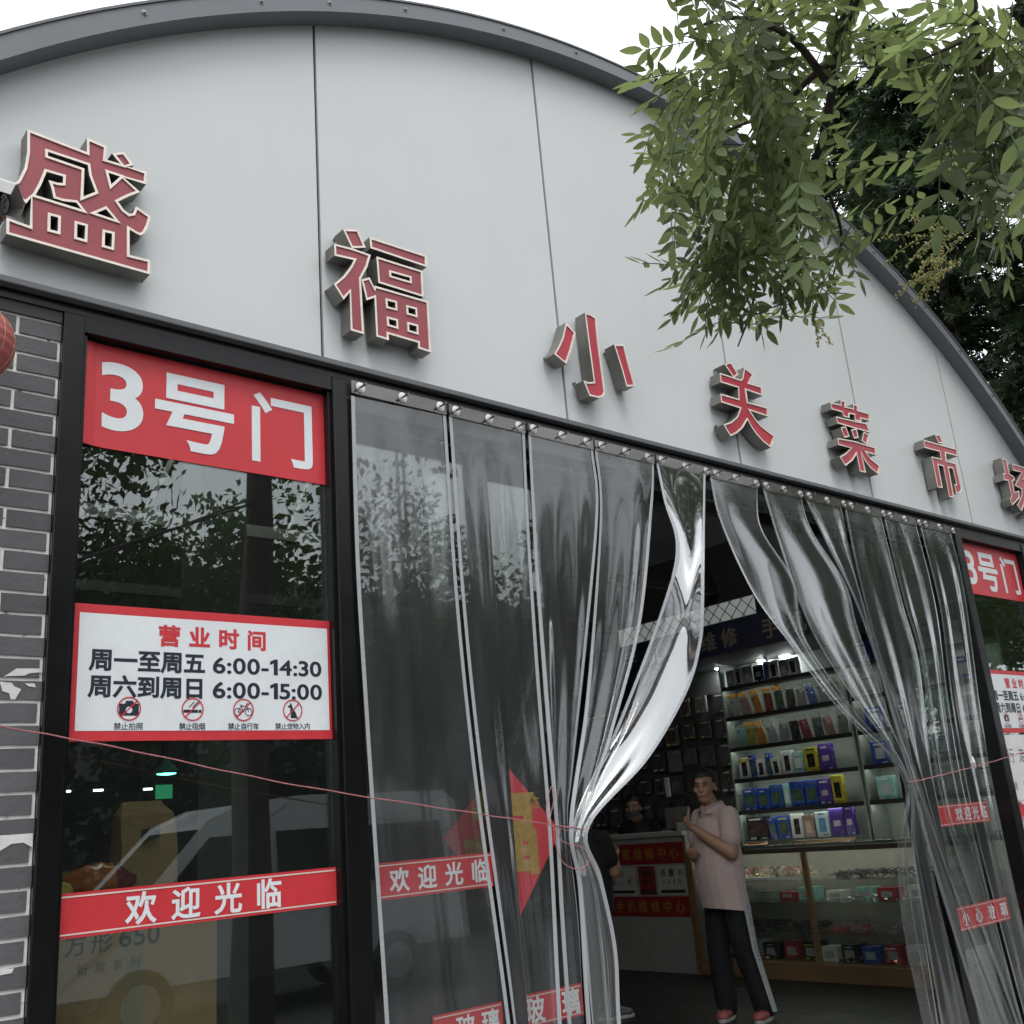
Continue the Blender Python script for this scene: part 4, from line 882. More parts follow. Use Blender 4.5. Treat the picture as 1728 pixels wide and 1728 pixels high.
# dim wall of hanging packages left of the shelf
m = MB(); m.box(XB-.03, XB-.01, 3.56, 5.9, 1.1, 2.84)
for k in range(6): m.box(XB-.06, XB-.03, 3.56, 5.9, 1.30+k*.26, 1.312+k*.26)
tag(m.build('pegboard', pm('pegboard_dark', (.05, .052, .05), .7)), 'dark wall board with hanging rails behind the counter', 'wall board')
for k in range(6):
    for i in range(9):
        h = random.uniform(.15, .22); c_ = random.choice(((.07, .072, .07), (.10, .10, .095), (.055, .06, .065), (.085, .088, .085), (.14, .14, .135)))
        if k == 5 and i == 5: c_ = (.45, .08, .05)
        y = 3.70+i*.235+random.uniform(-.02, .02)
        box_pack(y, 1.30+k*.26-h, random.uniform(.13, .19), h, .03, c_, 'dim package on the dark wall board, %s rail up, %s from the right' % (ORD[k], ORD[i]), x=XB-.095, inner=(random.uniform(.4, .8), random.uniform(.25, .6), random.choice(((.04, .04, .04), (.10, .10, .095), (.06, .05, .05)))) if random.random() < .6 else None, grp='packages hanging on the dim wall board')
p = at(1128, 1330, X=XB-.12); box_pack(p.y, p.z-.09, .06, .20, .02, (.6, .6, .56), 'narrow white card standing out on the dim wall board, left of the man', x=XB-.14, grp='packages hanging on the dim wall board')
# soffit with downlights, blue fascia sign, lattice window
m = MB(); m.box(7.0, XB+.2, .6, 6.0, 2.845, 2.88); tag(m.build('stall_soffit', pm('soffit_dark', (.04, .04, .042), .6)), 'dark soffit over the phone stall with round downlights', 'soffit')
for k, (px, py) in enumerate(((1215, 1127), (1303, 1115), (1355, 1108))):
    p = at(px, py, Z=2.842); x = min(max(p.x, 7.1), 7.75); t = thing('downlight', 'round glowing downlight under the stall soffit, %s from the left' % ORD[k], 'downlight', (x, p.y, 2.83), 'round downlights over the stall')
    m = MB(); m.lathe((x, p.y, 2.836), [(.055, 0), (.06, .004), (.06, .009)], 24); m.build('ring', M_WASH, t)
    m = MB(); m.lathe((x, p.y, 2.832), [(.042, 0), (.05, .002), (.05, .0035)], 24); m.build('lens', emat('downlight_glow', (.95, .97, 1), 110), t)
t = thing('stall_sign', 'dark blue stall sign with dull gold lettering above the counter', 'sign', (6.98, 3, 2.85))
m = MB(); m.box(6.955, 6.999, .9, 4.9, 2.85, 3.135); m.build('board', pm('sign_blue', (.008, .014, .04), .5), t)
m = MB(); Pn = lambda y, z: (6.953, -y, z)
def ptxt(q, body, y0, y1, zc, h, bold, cw=None, x=6.953): put_text(q, body, -y0, -y1, zc, h, lambda a, z: (x, -a, z), bold, cw=cw)
ptxt(m, '维修', 3.22, 2.78, 2.985, .19, .02); ptxt(m, '手机', 2.50, 2.02, 2.985, .20, .02); ptxt(m, '手机', 4.25, 3.75, 2.985, .19, .02)
m.build('lettering', pm('dull_gold', (.20, .18, .12), .5), t)
t = thing('lattice_window', 'pale strip window with black diamond lattice above the stall sign', 'window', (7.0, 3.4, 3.15))
m = MB(); m.box(7.02, 7.03, 2.56, 4.35, 3.16, 3.335); m.build('pane', pm('frosted_pane', (.6, .62, .6), .5, emit=(.85, .95, .92), emits=.10), t)  # faint glow in the pane stands in for daylight behind it
m = MB()
for k in range(-1, 14):
    y0 = 2.56+k*.14
    for d in (.175, -.175):
        a, b = (y0, y0+abs(d)) if d > 0 else (y0+abs(d), y0)
        pa, pb = (a, 3.16), (b, 3.335)
        if min(a, b) >= 2.56 and max(a, b) <= 4.35: m.tube([(7.015, pa[0], pa[1]), (7.015, pb[0], pb[1])], .004, 5)
m.build('lattice', M_SHELF, t)
m = MB(); m.box(7.0, 7.04, 2.5, 2.558, 3.14, 3.36); m.box(7.0, 7.04, 4.352, 4.41, 3.14, 3.36); m.box(7.0, 7.04, 2.5, 4.41, 3.336, 3.9); m.build('frame', M_DARK, t)

# glass display counter
t = thing('display_counter', 'glass display counter with wooden frame in front of the lit shelves', 'counter', (7.28, 2.6, 0))
Y0, Y1 = .95, 3.74
m = MB(); m.box(6.99, 7.58, Y0, Y1, .003, .14); m.build('base', M_WOOD, t, bevel=.004)
m = MB(); m.box(6.985, 7.585, Y0, Y1, 1.075, 1.105); m.build('counter_top', M_CASE, t)
m = MB(); m.box(6.98, 7.02, Y0, Y1, 1.035, 1.074); m.build('top_rail', pm('rail_dark', (.07, .05, .035), .45), t)
for y in (Y0, 2.42, 3.70):
    m = MB(); m.box(6.975, 7.01, y, y+.022, .141, 1.034); m.box(6.975, 7.01, y+.028, y+.05, .141, 1.034); m.build('post', M_WOOD, t, bevel=.003)
m = MB(); m.box(6.992, 6.997, Y0, Y1, .141, 1.034); m.build('front_pane', M_CASE, t)
for z in (.80, .62, .37): m = MB(); m.box(7.03, 7.56, Y0+.05, Y1-.05, z, z+.008); m.build('glass_shelf', M_CASE, t)
m = MB(); m.box(7.565, 7.58, Y0, Y1, .141, 1.03); m.build('back_panel', pm('case_back', (.30, .30, .26), .6), t)
m = MB(); m.box(7.022, 7.036, Y0+.06, Y1-.06, 1.040, 1.066); m.build('led_strip', emat('case_fill_glow', (1, .98, .88), 10.0), t)  # glowing strip added out of sight behind the rail to brighten the counter
m = MB(); m.box(7.05, 7.3, 2.9, 3.62, .8085, .83); m.build('display_tray', pm('tray_white', (.5, .52, .5), .5), t)
# bead bracelets in rows on a roll, sunglasses, cable heaps
br = MB(); nb = 12
for k in range(nb):
    a = 2*math.pi*k/nb; br.lathe((0, .030*math.cos(a), .034+.030*math.sin(a)), [(.002, -.006), (.0065, -.003), (.0065, .003), (.002, .006)], 6)
brm = [br.mesh('bracelet', smooth=True) for _ in range(4)]
for q, c_ in zip(brm, ((.32, .25, .12), (.40, .40, .38), (.05, .04, .035), (.30, .06, .05))): q.materials.append(pm('bead_%02d' % int(c_[0]*99), c_, .2, .2, .2))
for i in range(16):
    y = 2.52+i*.055; o = link('bracelet', random.choice(brm), None, None, (7.12, y, .832)); o.rotation_euler = (0, R(random.uniform(-12, 12)), R(80+random.uniform(-15, 15)))
    tag(o, 'beaded bracelet in the front row of the counter top shelf, %s from the right' % (ORD[i] if i < 12 else ['thirteenth', 'fourteenth', 'fifteenth', 'sixteenth'][i-12]), 'bracelet', 'bracelets in the display counter')
for i in range(14):
    y = 2.55+i*.06; o = link('bracelet', random.choice(brm), None, None, (7.22, y, .832)); o.rotation_euler = (0, R(random.uniform(-12, 12)), R(80+random.uniform(-15, 15))); o.scale = (1.15,)*3
    tag(o, 'beaded bracelet in the rear row of the counter top shelf, %s from the right' % (ORD[i] if i < 12 else ['thirteenth', 'fourteenth'][i-12]), 'bracelet', 'bracelets in the display counter')
def heap(name, y0, y1, z, mat, label, n=60, r=.004, hh=.05):
    m = MB(); rn = random.Random(n)
    for k in range(n):
        c = Vector((rn.uniform(7.08, 7.4), rn.uniform(y0, y1), z+rn.uniform(.008, hh))); a = rn.uniform(0, 6.28); L = rn.uniform(.03, .07)
        pts = [c+Vector((L*math.cos(a+b)*.8, L*math.sin(a+b), .012*math.sin(b*2))) for b in np.linspace(0, rn.uniform(2.5, 5.5), 9)]
        m.tube(pts, r, 5)
    o = m.build(name, mat, smooth=True); tag(o, label, 'accessories', kind='stuff')
heap('sunglasses_heap', 1.2, 2.36, .809, pm('glasses_black', (.015, .015, .018), .15), 'heap of dark sunglasses on the right counter shelf', 90, .0045)
heap('cable_heap', 1.2, 2.36, .379, pm('cable_mixed', (.22, .20, .21), .3, 0, .6, 25), 'tangled heap of cables and trinkets on the lower counter shelf', 120, .003, .07)
heap('red_cable_heap', 2.1, 2.38, .379, pm('cable_red', (.4, .03, .04), .35), 'small heap of red cords on the lower counter shelf', 40, .003, .04)
heap('dark_goods_heap', 2.5, 3.6, .379, pm('goods_black', (.02, .022, .022), .3), 'dark jumbled goods on the lower left counter shelf', 90, .006, .07)
for i in range(12):
    c_, nm = random.choice(((BK, 'black'), (GR, 'grey'), (BL, 'blue'), ((.30, .03, .04), 'red'), (YE, 'yellow'), (WH, 'white'), (BK, 'black')))
    y = 1.25+i*.20; box_pack(y, .141, .15, random.uniform(.10, .16), .16, c_, '%s goods box on the floor of the glass counter, %s from the right' % (nm, ORD[i]), x=7.12+random.uniform(0, .1), grp='boxes in the bottom of the glass counter', inner=(.6, .4, GR))
for i in range(9):
    c_, nm = random.choice(((BK, 'black'), (GR, 'grey'), ((.30, .03, .04), 'red'), (WH, 'white'), (TE, 'mint')))
    y = 1.3+i*.26; box_pack(y, .629, .17, random.uniform(.06, .12), .14, c_, '%s flat box on the middle shelf of the glass counter, %s from the right' % (nm, ORD[i]), x=7.15+random.uniform(0, .12), grp='boxes on the middle counter shelf', inner=(.6, .4, GR))
m = MB(); m.obox((7.10, 2.30, 1.118), .12, .55, .018, Matrix.Rotation(R(3), 3, 'Z')); tag(m.build('wooden_board', M_WOOD), 'flat wooden board lying on the glass counter top', 'board')
t = thing('phone_box', 'white phone box with dark screen picture standing at the left end of the counter', 'box', (7.05, 3.66, .809))
p = at(1162, 1475, X=7.03)
m = MB(); m.obox((7.06, p.y, .875), .03, .15, .12, Matrix.Rotation(R(6), 3, 'X')); m.build('carton', pc(WH), t)
m = MB(); m.obox((7.043, p.y-.02, .875), .001, .06, .075, Matrix.Rotation(R(6), 3, 'X')); m.build('picture', pc(BK), t)

rn2 = random.Random(5)
for nm, y0, y1, z, n, cols, lab in (('trinkets', 2.5, 3.62, .83, 150, (.55, .46, .28), 'glittering row of small gold and silver trinkets on the left counter shelf'), ('trinkets', 1.1, 2.36, .63, 130, (.5, .5, .5), 'small silver trinkets spread on the middle right counter shelf'), ('trinkets', 1.1, 3.6, .155, 150, (.35, .12, .12), 'small reddish trinkets along the bottom of the glass counter')):
    m = MB()
    for _ in range(n):
        c = Vector((rn2.uniform(7.06, 7.35), rn2.uniform(y0, y1), z+rn2.uniform(.004, .03))); r_ = rn2.uniform(.008, .02); Mr = Matrix.Rotation(rn2.uniform(0, 3), 3, 'Z') @ Matrix.Rotation(rn2.uniform(-.8, .8), 3, 'X'); m.obox(c, r_*1.6, r_, r_*.5, Mr)
    tag(m.build(nm, pm('trinket_%d' % int(cols[0]*100), cols, .18, .7, .5, 40)), lab, 'trinkets', kind='stuff')
# repair counter with red bands
t = thing('repair_counter', 'grey repair counter with two red lettered bands and posters', 'counter', (7.25, 4.5, 0))
m = MB(); m.box(7.0, 7.55, 3.765, 5.4, .003, 1.235); m.build('body', pm('counter_grey', (.27, .265, .25), .6, 0, .1, 3), t, bevel=.004)
m = MB(); m.box(6.97, 7.58, 3.762, 5.42, 1.236, 1.275); m.build('counter_top', pm('top_pale', (.35, .34, .32), .5), t)
GOLD = pm('gold_letters', (.30, .17, .03), .5)
M_BAND = pm('band_red', (.22, .013, .016), .5)
for z0, z1, tx in ((.50, .685, '手机维修中心'), (.985, 1.18, '专家维修中心')):
    m = MB(); m.box(6.996, 6.9995, 3.77, 5.39, z0, z1); b_ = m.build('red_band', M_BAND, t)
    m = MB(); ptxt(m, tx, 4.78, 3.86, (z0+z1)/2, .12, .02, x=6.9945); m.build('lettering', GOLD, b_)
for y0, y1, tx, cc in ((4.17, 3.80, '流量卡', (.42, .41, .38)), (4.42, 4.20, '新款', (.20, .03, .03)), (4.85, 4.46, '川', (.40, .39, .37))):
    m = MB(); m.box(6.9955, 6.9995, y1, y0, .70, .965); b_ = m.build('poster', pc(cc), t)
    m = MB(); ptxt(m, tx, y0-.04, y1+.04, .90, .075, .015, x=6.9945); ptxt(m, '500元' if tx == '流量卡' else '新款', y0-.05, y1+.06, .82, .06, .01, x=6.9945)
    m.box(6.9942, 6.995, y1+.03, y0-.03, .715, .745); m.build('poster_print', INK, b_)
for k in range(7):        # incised diagonal pattern on the plinth
    m = MB(); y = 3.85+k*.22
    for a, b in (((y, .10), (y+.2, .40)), ((y+.2, .10), (y, .40))): m.tube([(6.9992, a[0], a[1]), (6.9992, b[0], b[1])], .0022, 4)
    m.build('diagonal_groove', pm('groove_pale', (.33, .33, .31), .6), t)
m = MB(); m.box(6.985, 7.0, 3.755, 3.79, .003, 1.235); m.build('edge_trim', M_WOOD, t)
t = thing('counter_sign_frame', 'small framed card standing on the counter behind the raised hand', 'frame', (7.1, 3.70, 1.11))
p = at(1157, 1425, X=7.05); m = MB(); m.box(7.045, 7.06, p.y-.10, p.y+.10, 1.106, 1.38); m.build('frame', M_WOOD, t); m = MB(); m.box(7.042, 7.0445, p.y-.075, p.y+.075, 1.13, 1.355); m.build('card', pc((.42, .44, .42)), t)
t = thing('desk_monitor', 'pale screen back standing on the repair counter', 'monitor', (7.3, 4.0, 1.276))
m = MB(); m.box(7.2, 7.23, 3.86, 4.16, 1.30, 1.50); m.build('screen', pc((.16, .16, .15)), t); m = MB(); m.box(7.19, 7.30, 3.96, 4.06, 1.276, 1.2995); m.build('stand', pc(BK), t)
m = MB(); rr_ = [(7.06+.05*math.cos(a), 2.98+.11*math.sin(a), 1.125) for a in np.linspace(0, 5.6, 20)]; m.tube(rr_, .012, 8); tag(m.build('leather_strap', pm('strap_tan', (.25, .12, .05), .5), smooth=True), 'coiled tan strap on the counter top behind the man', 'strap')
# ------------------------------------------------------------------ people
def hull(bm, p0, r0, p1, r1, seg=10):
    b = bmesh.new()
    for p, r_ in ((p0, r0), (p1, r1)):
        bmesh.ops.create_uvsphere(b, u_segments=seg, v_segments=max(5, seg//2+1), radius=r_, matrix=Matrix.Translation(Vector(p)))
    res = bmesh.ops.convex_hull(b, input=b.verts[:])
    bmesh.ops.delete(b, geom=[g for g in res['geom_interior']+res['geom_unused'] if isinstance(g, bmesh.types.BMVert)], context='VERTS')
    me = bpy.data.meshes.new('x'); b.to_mesh(me); b.free(); bm.from_mesh(me); bpy.data.meshes.remove(me)
def ell(bm, c, rad, M=None, seg=16):
    m4 = Matrix.Translation(Vector(c)) @ (M.to_4x4() if M else Matrix.Identity(4)) @ Matrix.Diagonal((*rad, 1))
    bmesh.ops.create_uvsphere(bm, u_segments=seg, v_segments=seg//2+2, radius=1, matrix=m4)
def blob(name, prims, vox, mat, parent, smooth=4, fold=0, fscale=.12, seed=1):
    """prims in world coordinates -> one continuous skin"""
    bm = bmesh.new()
    for p in prims:
        if p[0] == 'c': hull(bm, p[1], p[2], p[3], p[4])
        else: ell(bm, p[1], p[2], p[3] if len(p) > 3 else None)
    off = wl(parent); bmesh.ops.translate(bm, verts=bm.verts[:], vec=-off)
    me = bpy.data.meshes.new(name); bm.to_mesh(me); bm.free()
    o = link(name, me, mat, parent)
    rm = o.modifiers.new('skin', 'REMESH'); rm.mode = 'VOXEL'; rm.voxel_size = vox; rm.use_smooth_shade = True
    s = o.modifiers.new('smooth', 'SMOOTH'); s.iterations = smooth; s.factor = .5
    if fold:
        tx = bpy.data.textures.new('cloth_folds', 'CLOUDS'); tx.noise_scale = fscale; tx.noise_depth = 2
        d = o.modifiers.new('folds', 'DISPLACE'); d.texture = tx; d.strength = fold; d.mid_level = .5; d.texture_coords = 'LOCAL'
    dg = bpy.context.evaluated_depsgraph_get(); new = bpy.data.meshes.new_from_object(o.evaluated_get(dg)); o.modifiers.clear(); o.data = new
    if not new.materials: new.materials.append(mat)
    return o
SKIN = pm('skin', (.36, .20, .13), .5, 0, .08, 20, bump=.05, bscale=120)
HAIR = pm('hair_black', (.012, .010, .009), .45, 0, .3, 60, bump=.5, bscale=160, stretch=(1, 1, .3))
def person(base, face, headface, J, label, shirt, trousers, shoe, scale=1.0, vox=.0075, extra=None, hem=.76, sleeve=.62, mask=None, legs=True):
    B = Vector((base[0], base[1], 0)); F = Vector((math.cos(face), math.sin(face), 0)); Lf = Vector((-F.y, F.x, 0))
    def w(p): return B + (F*p[0] + Lf*p[1])*scale + Vector((0, 0, p[2]*scale))
    t = thing('person', label, 'person', tuple(B))
    HF = Vector((math.cos(headface), math.sin(headface), 0)); HL = Vector((-HF.y, HF.x, 0)); hc = w(J['head'])
    def h(a, b, c): return hc + (HF*a + HL*b)*scale + Vector((0, 0, c*scale))
    HM = Matrix((HF, HL, Vector((0, 0, 1)))).transposed(); BM = Matrix((F, Lf, Vector((0, 0, 1)))).transposed()
    pr = [('e', h(-.012, 0, .035), (.098*scale, .078*scale, .092*scale), HM), ('e', h(.022, 0, -.030), (.070*scale, .064*scale, .090*scale), HM), ('e', h(.040, 0, -.088), (.044*scale, .046*scale, .030*scale), HM),
          ('c', h(.084, 0, .018), .009*scale, h(.099, 0, -.022), .0125*scale), ('c', h(.078, -.035, .036), .011*scale, h(.078, .035, .036), .011*scale),
          ('c', h(.084, -.020, -.058), .008*scale, h(.084, .020, -.058), .008*scale), ('c', h(.072, .052, -.012), .016*scale, h(.072, .04, -.03), .014*scale), ('c', h(.072, -.052, -.012), .016*scale, h(.072, -.04, -.03), .014*scale)]
    for s in (1, -1): pr += [('e', h(-.012, s*.080, -.005), (.020*scale, .009*scale, .034*scale), HM)]
    nb_ = w(J['neck']); pr += [('c', h(-.02, 0, -.06), .058*scale, nb_, .062*scale)]
    ch = w(J['chest']); be = w(J['belly']); pe = w(J['pelvis'])
    pr += [('e', ch, (.115*scale, .165*scale, .16*scale), BM), ('e', be, (.125*scale, .155*scale, .17*scale), BM), ('e', pe, (.12*scale, .16*scale, .13*scale), BM)]
    for sd in ('l', 'r'):
        s_, e_, wr, hd = (w(J[sd+k]) for k in ('sh', 'el', 'wr', 'ha'))
        pr += [('c', s_, .060*scale, e_, .047*scale), ('c', e_, .049*scale, e_.lerp(wr, .35), .050*scale), ('c', e_.lerp(wr, .35), .050*scale, wr, .032*scale)]
        d = (hd-wr).normalized(); sidev = w((0, 1, 0))-w((0, 0, 0)); sidev = (sidev - d*sidev.dot(d)).normalized(); nrm = d.cross(sidev).normalized()
        pr += [('c', wr, .027*scale, hd, .031*scale), ('c', hd+sidev*.018*scale, .022*scale, hd-sidev*.018*scale, .022*scale)]
        point = J.get(sd+'pt')
        for q in range(4):
            root = hd + d*.028*scale + sidev*(.027-.018*q)*scale; L = (.040, .046, .043, .034)[q]*scale
            if point and q == 1:
                tip = w(point); mid = root.lerp(tip, .5); pr += [('c', root, .0095*scale, mid, .0088*scale), ('c', mid, .0088*scale, tip, .0072*scale)]; continue
            k1 = root + (d*.7+nrm*.7)*L*.8; k2 = k1 + (nrm*.7-d*.7)*L*.7
            pr += [('c', root, .0100*scale, k1, .0095*scale), ('c', k1, .0095*scale, k2, .0080*scale)]
        th = hd + sidev*.03*scale - d*.01*scale; t1 = th + (sidev*.5+d*.8+nrm*.4)*.035*scale; pr += [('c', th, .012*scale, t1, .0105*scale), ('c', t1, .0105*scale, t1+(d*.6+nrm*.8)*.022*scale, .009*scale)]
    if legs:
        for sd in ('l', 'r'):
            hp, kn, an = (w(J[sd+k]) for k in ('hip', 'kn', 'an')); pr += [('c', hp, .085*scale, kn, .055*scale), ('c', kn, .054*scale, an, .036*scale), ('c', an, .036*scale, an+(F*.06-Vector((0, 0, .050)))*scale, .028*scale)]
    body = blob('body', pr, vox, SKIN, t, smooth=3)
    # hair, brows, eyes
    hp_ = [('e', h(-.020, 0, .060), (.104*scale, .085*scale, .088*scale), HM), ('e', h(-.050, 0, .005), (.070*scale, .082*scale, .085*scale), HM)]
    hb = blob('hair', hp_, .006, HAIR, t, smooth=2, fold=.008, fscale=.02)
    bmh = bmesh.new(); bmh.from_mesh(hb.data); offh = wl(t)     # cut the hair back from the face
    kill = [v for v in bmh.verts if ((v.co+offh-hc).dot(HF)/scale > .030 and (v.co+offh-hc).z/scale < .072) or ((v.co+offh-hc).dot(HF)/scale > -.022 and (v.co+offh-hc).z/scale < .022) or (v.co+offh-hc).z/scale < -.065]
    bmesh.ops.delete(bmh, geom=kill, context='VERTS'); bmh.to_mesh(hb.data); bmh.free()
    for s in (1, -1):
        m = MB(); m.tube([h(.086, s*.014, .031), h(.089, s*.032, .037), h(.075, s*.052, .031)], [.003*scale, .0042*scale, .0025*scale], 6); m.build('eyebrow', HAIR, t)
        m = MB(); m.tube([h(.083, s*.016, .008), h(.086, s*.030, .011), h(.074, s*.045, .007)], [.002*scale, .0042*scale, .002*scale], 6); m.build('eye', pm('eye_dark', (.02, .014, .012), .25), t)
    m = MB()
    for q in range(70):
        a = random.uniform(-2.6, 2.6)+math.pi; z0_ = random.uniform(.02, .13); rr = .100*math.sqrt(max(.05, 1-((z0_-.055)/.10)**2)); p0 = h(-.020+rr*math.cos(a), rr*.86*math.sin(a), z0_)
        m.tube([p0, p0+(HF*.006*math.cos(a)+HL*.006*math.sin(a))*scale+Vector((0, 0, -.012)), p0+(HF*.004*math.cos(a)+HL*.005*math.sin(a))*scale+Vector((0, 0, -.028))], [.0012, .001, .0004], 4)
    m.build('hair_strands', HAIR, t)
    m = MB(); m.tube([h(.0905, s*.0, -.0575) if s == 0 else h(.088, s*.024, -.059) for s in (-1, 0, 1)], .0022*scale, 6); m.build('mouth', pm('lip', (.16, .06, .05), .5), t)
    if mask: blob('mask', [('e', h(.062, 0, -.045), (.048*scale, .062*scale, .052*scale), HM)], .007, mask, t, smooth=2)
    # shirt
    z_h = hem
    sp = []
    for k in range(30):
        u = k/29; zz = J['chest'][2]+.02 + (z_h-.02-J['chest'][2])*u; xx = J['chest'][0]*(1-u)+J['pelvis'][0]*u+.014*math.sin(math.pi*u)
        sp.append(('e', w((xx, 0, zz)), ((.152+.018*math.sin(math.pi*min(1, u*1.2))+.006*u)*scale, (.194+.022*u)*scale, .12*scale), BM))
    sp += [('c', w(J['lsh'])+Vector((0, 0, -.01)), .074*scale, w(J['rsh'])+Vector((0, 0, -.01)), .074*scale), ('c', nb_+Vector((0, 0, -.03)), .078*scale, w(J['lsh']), .062*scale), ('c', nb_+Vector((0, 0, -.03)), .078*scale, w(J['rsh']), .062*scale), ('c', nb_+Vector((0, 0, -.06)), .085*scale, nb_+Vector((0, 0, -.01)), .070*scale)]
    for sd in ('l', 'r'):
        s_, e_ = w(J[sd+'sh']), w(J[sd+'el']); sp += [('c', s_, .080*scale, s_.lerp(e_, sleeve), .078*scale)]
    sh_ = blob('shirt', sp, .009, shirt, t, smooth=12, fold=.010, fscale=.22)
    bmh = bmesh.new(); bmh.from_mesh(sh_.data)
    cutn = (F*-.16+Vector((0, 0, 1))).normalized()
    bmesh.ops.bisect_plane(bmh, geom=bmh.verts[:]+bmh.edges[:]+bmh.faces[:], plane_co=B+Vector((0, 0, z_h*scale))-offh, plane_no=cutn, clear_inner=True)
    cut = [v for v in bmh.verts if (v.co+offh-nb_).length < .075*scale and (v.co+offh).z > nb_.z+.035*scale]
    bmesh.ops.delete(bmh, geom=cut, context='VERTS'); bmh.to_mesh(sh_.data); bmh.free()
    sh_.modifiers.new('thickness', 'SOLIDIFY').thickness = .003
    if legs:
        tp = [('e', pe, (.135*scale, .172*scale, .14*scale), BM)]
        for sd in ('l', 'r'):
            hp, kn, an = (w(J[sd+k]) for k in ('hip', 'kn', 'an')); tp += [('c', hp, .100*scale, kn, .088*scale), ('c', kn, .088*scale, an, .078*scale), ('c', an, .076*scale, an+Vector((0, 0, -.02)), .074*scale)]
        tr = blob('trousers', tp, .010, trousers, t, smooth=4, fold=.022, fscale=.16)
        for sd in ('l', 'r'):
            an = w(J[sd+'an']); fd = J.get(sd+'fd'); fd = (F*fd[0]+Lf*fd[1]).normalized() if fd else F
            sv = Vector((-fd.y, fd.x, 0)); g0 = Vector((an.x, an.y, 0)); SM = Matrix((fd, sv, Vector((0, 0, 1)))).transposed()
            q = [('e', g0+fd*.045+Vector((0, 0, .042)), (.135*scale, .048*scale, .040*scale), SM), ('e', g0+fd*.12+Vector((0, 0, .040)), (.065*scale, .050*scale, .035*scale), SM), ('c', g0-fd*.03+Vector((0, 0, .05)), .045*scale, g0-fd*.025+Vector((0, 0, .105)), .043*scale)]
            so_ = blob('shoe', q, .007, shoe[0], t, smooth=2)
            m = MB(); rows = []
            for zz, k in ((.001, 1.0), (.022, 1.03), (.026, .98)): rows.append([g0+fd*(.045+.145*k*math.cos(a))+sv*(.050*k*math.sin(a))+Vector((0, 0, zz)) for a in np.linspace(0, 2*math.pi, 25)])
            m.grid(rows); m.f.append(tuple(range(23, -1, -1))); m.build('sole', shoe[1], so_)
            m = MB()
            for k in range(4): c = g0+fd*(.06+.022*k)+Vector((0, 0, .092-.006*k)); m.tube([c-sv*.034-Vector((0, 0, .012)), c, c+sv*.034-Vector((0, 0, .012))], .0035, 6)
            m.build('lace', shoe[2], so_)
            m = MB(); m.tube([g0-fd*.07+Vector((0, 0, .035))+sv*.02, g0-fd*.075+Vector((0, 0, .08)), g0-fd*.065+Vector((0, 0, .12))], [.012, .016, .010], 8); m.build('heel_tab', shoe[3], so_)
    if extra: extra(t, w, F, Lf)
    return t
VH = Vector((.772, .636, 0)).normalized(); RH = Vector((VH.y, -VH.x, 0))
F1 = (-RH*.85 - VH*.53); a1 = math.atan2(F1.y, F1.x)
H1 = (-RH*.34 - VH*.94); ah = math.atan2(H1.y, H1.x)
Jm = dict(head=(.045, .0, 1.605), neck=(.01, 0, 1.455), chest=(.0, 0, 1.27), belly=(.012, 0, 1.04), pelvis=(-.005, 0, .87),
  lsh=(-.01, .185, 1.385), lel=(.035, .235, 1.125), lwr=(.215, .10, 1.30), lha=(.262, .062, 1.345), lpt=(.235, .058, 1.465),
  rsh=(.0, -.185, 1.385), rel=(.05, -.235, 1.12), rwr=(.17, -.06, 1.11), rha=(.215, -.02, 1.13),
  lhip=(-.01, .085, .85), lkn=(-.035, .115, .47), lan=(-.115, .155, .095), rhip=(.0, -.085, .85), rkn=(.045, -.09, .47), ran=(.04, -.085, .095), lfd=(.8, .6), rfd=(.75, .65))
M_PINK = pm('polo_pink', (.54, .42, .395), .85, 0, .08, 30, bump=.2, bscale=300, sheen=.2)
M_TRK = pm('trousers_black', (.006, .006, .008), .85, 0, .2, 20)
M_STRIPE = pm('stripe_white', (.42, .43, .45), .75, 0, .08)
def man_extra(t, w, F, Lf):
    # polo collar: a standing band open at the front, placket and buttons
    nb_ = w((.01, 0, 1.455)); rows = []
    for (r_, zz) in ((.080, -.020), (.086, .032), (.112, -.022)):
        rows.append([nb_+F*(r_*1.0*math.cos(a))+Lf*(r_*math.sin(a))+Vector((0, 0, zz-.030*max(0, math.cos(a))+.012*max(0, -math.cos(a)))) for a in np.linspace(.45, 2*math.pi-.45, 26)])
    m = MB(); m.grid(rows); o = m.build('collar', M_PINK, t, smooth=True); o.modifiers.new('thickness', 'SOLIDIFY').thickness = .004
    # white stripe down the outer seam of the near leg
    hp, kn, an = w((-.01, .085, .80)), w((-.035, .115, .47)), w((-.115, .155, .06)); out = (Lf*.82 + F*-.30).normalized(); sdv = Vector((-out.y, out.x, 0))
    rows = []
    for k in range(25):
        u = k/24; c = hp.lerp(kn, u*2) if u < .5 else kn.lerp(an, u*2-1); rr = (.113-.022*u*2 if u < .5 else .091-.014*(u*2-1))+.012
        rows.append([c+(out*math.cos(b)+sdv*math.sin(b))*rr for b in np.linspace(-.32, .32, 7)])
    m = MB(); m.grid(rows); s = m.build('side_stripe', M_STRIPE, t, smooth=True)
    # lettering printed down the stripe
    q = MB(); txt = 'WELCOME TO NATURE'
    def Pp(a, b):      # a along the stripe 0..1, b across
        u = a; c = hp.lerp(kn, u*2) if u < .5 else kn.lerp(an, u*2-1); rr = (.113-.022*u*2 if u < .5 else .091-.014*(u*2-1))+.0135
        return c+(out*math.cos(b)+sdv*math.sin(b))*rr
    put_text(q, txt, .05, .60, 0, .22, lambda x, z: Pp(x, -z*1.0), .02, cw=.030)
    q.build('stripe_lettering', INK, s)
RS = pm('shoe_red', (.42, .03, .05), .5, 0, .25, 20)
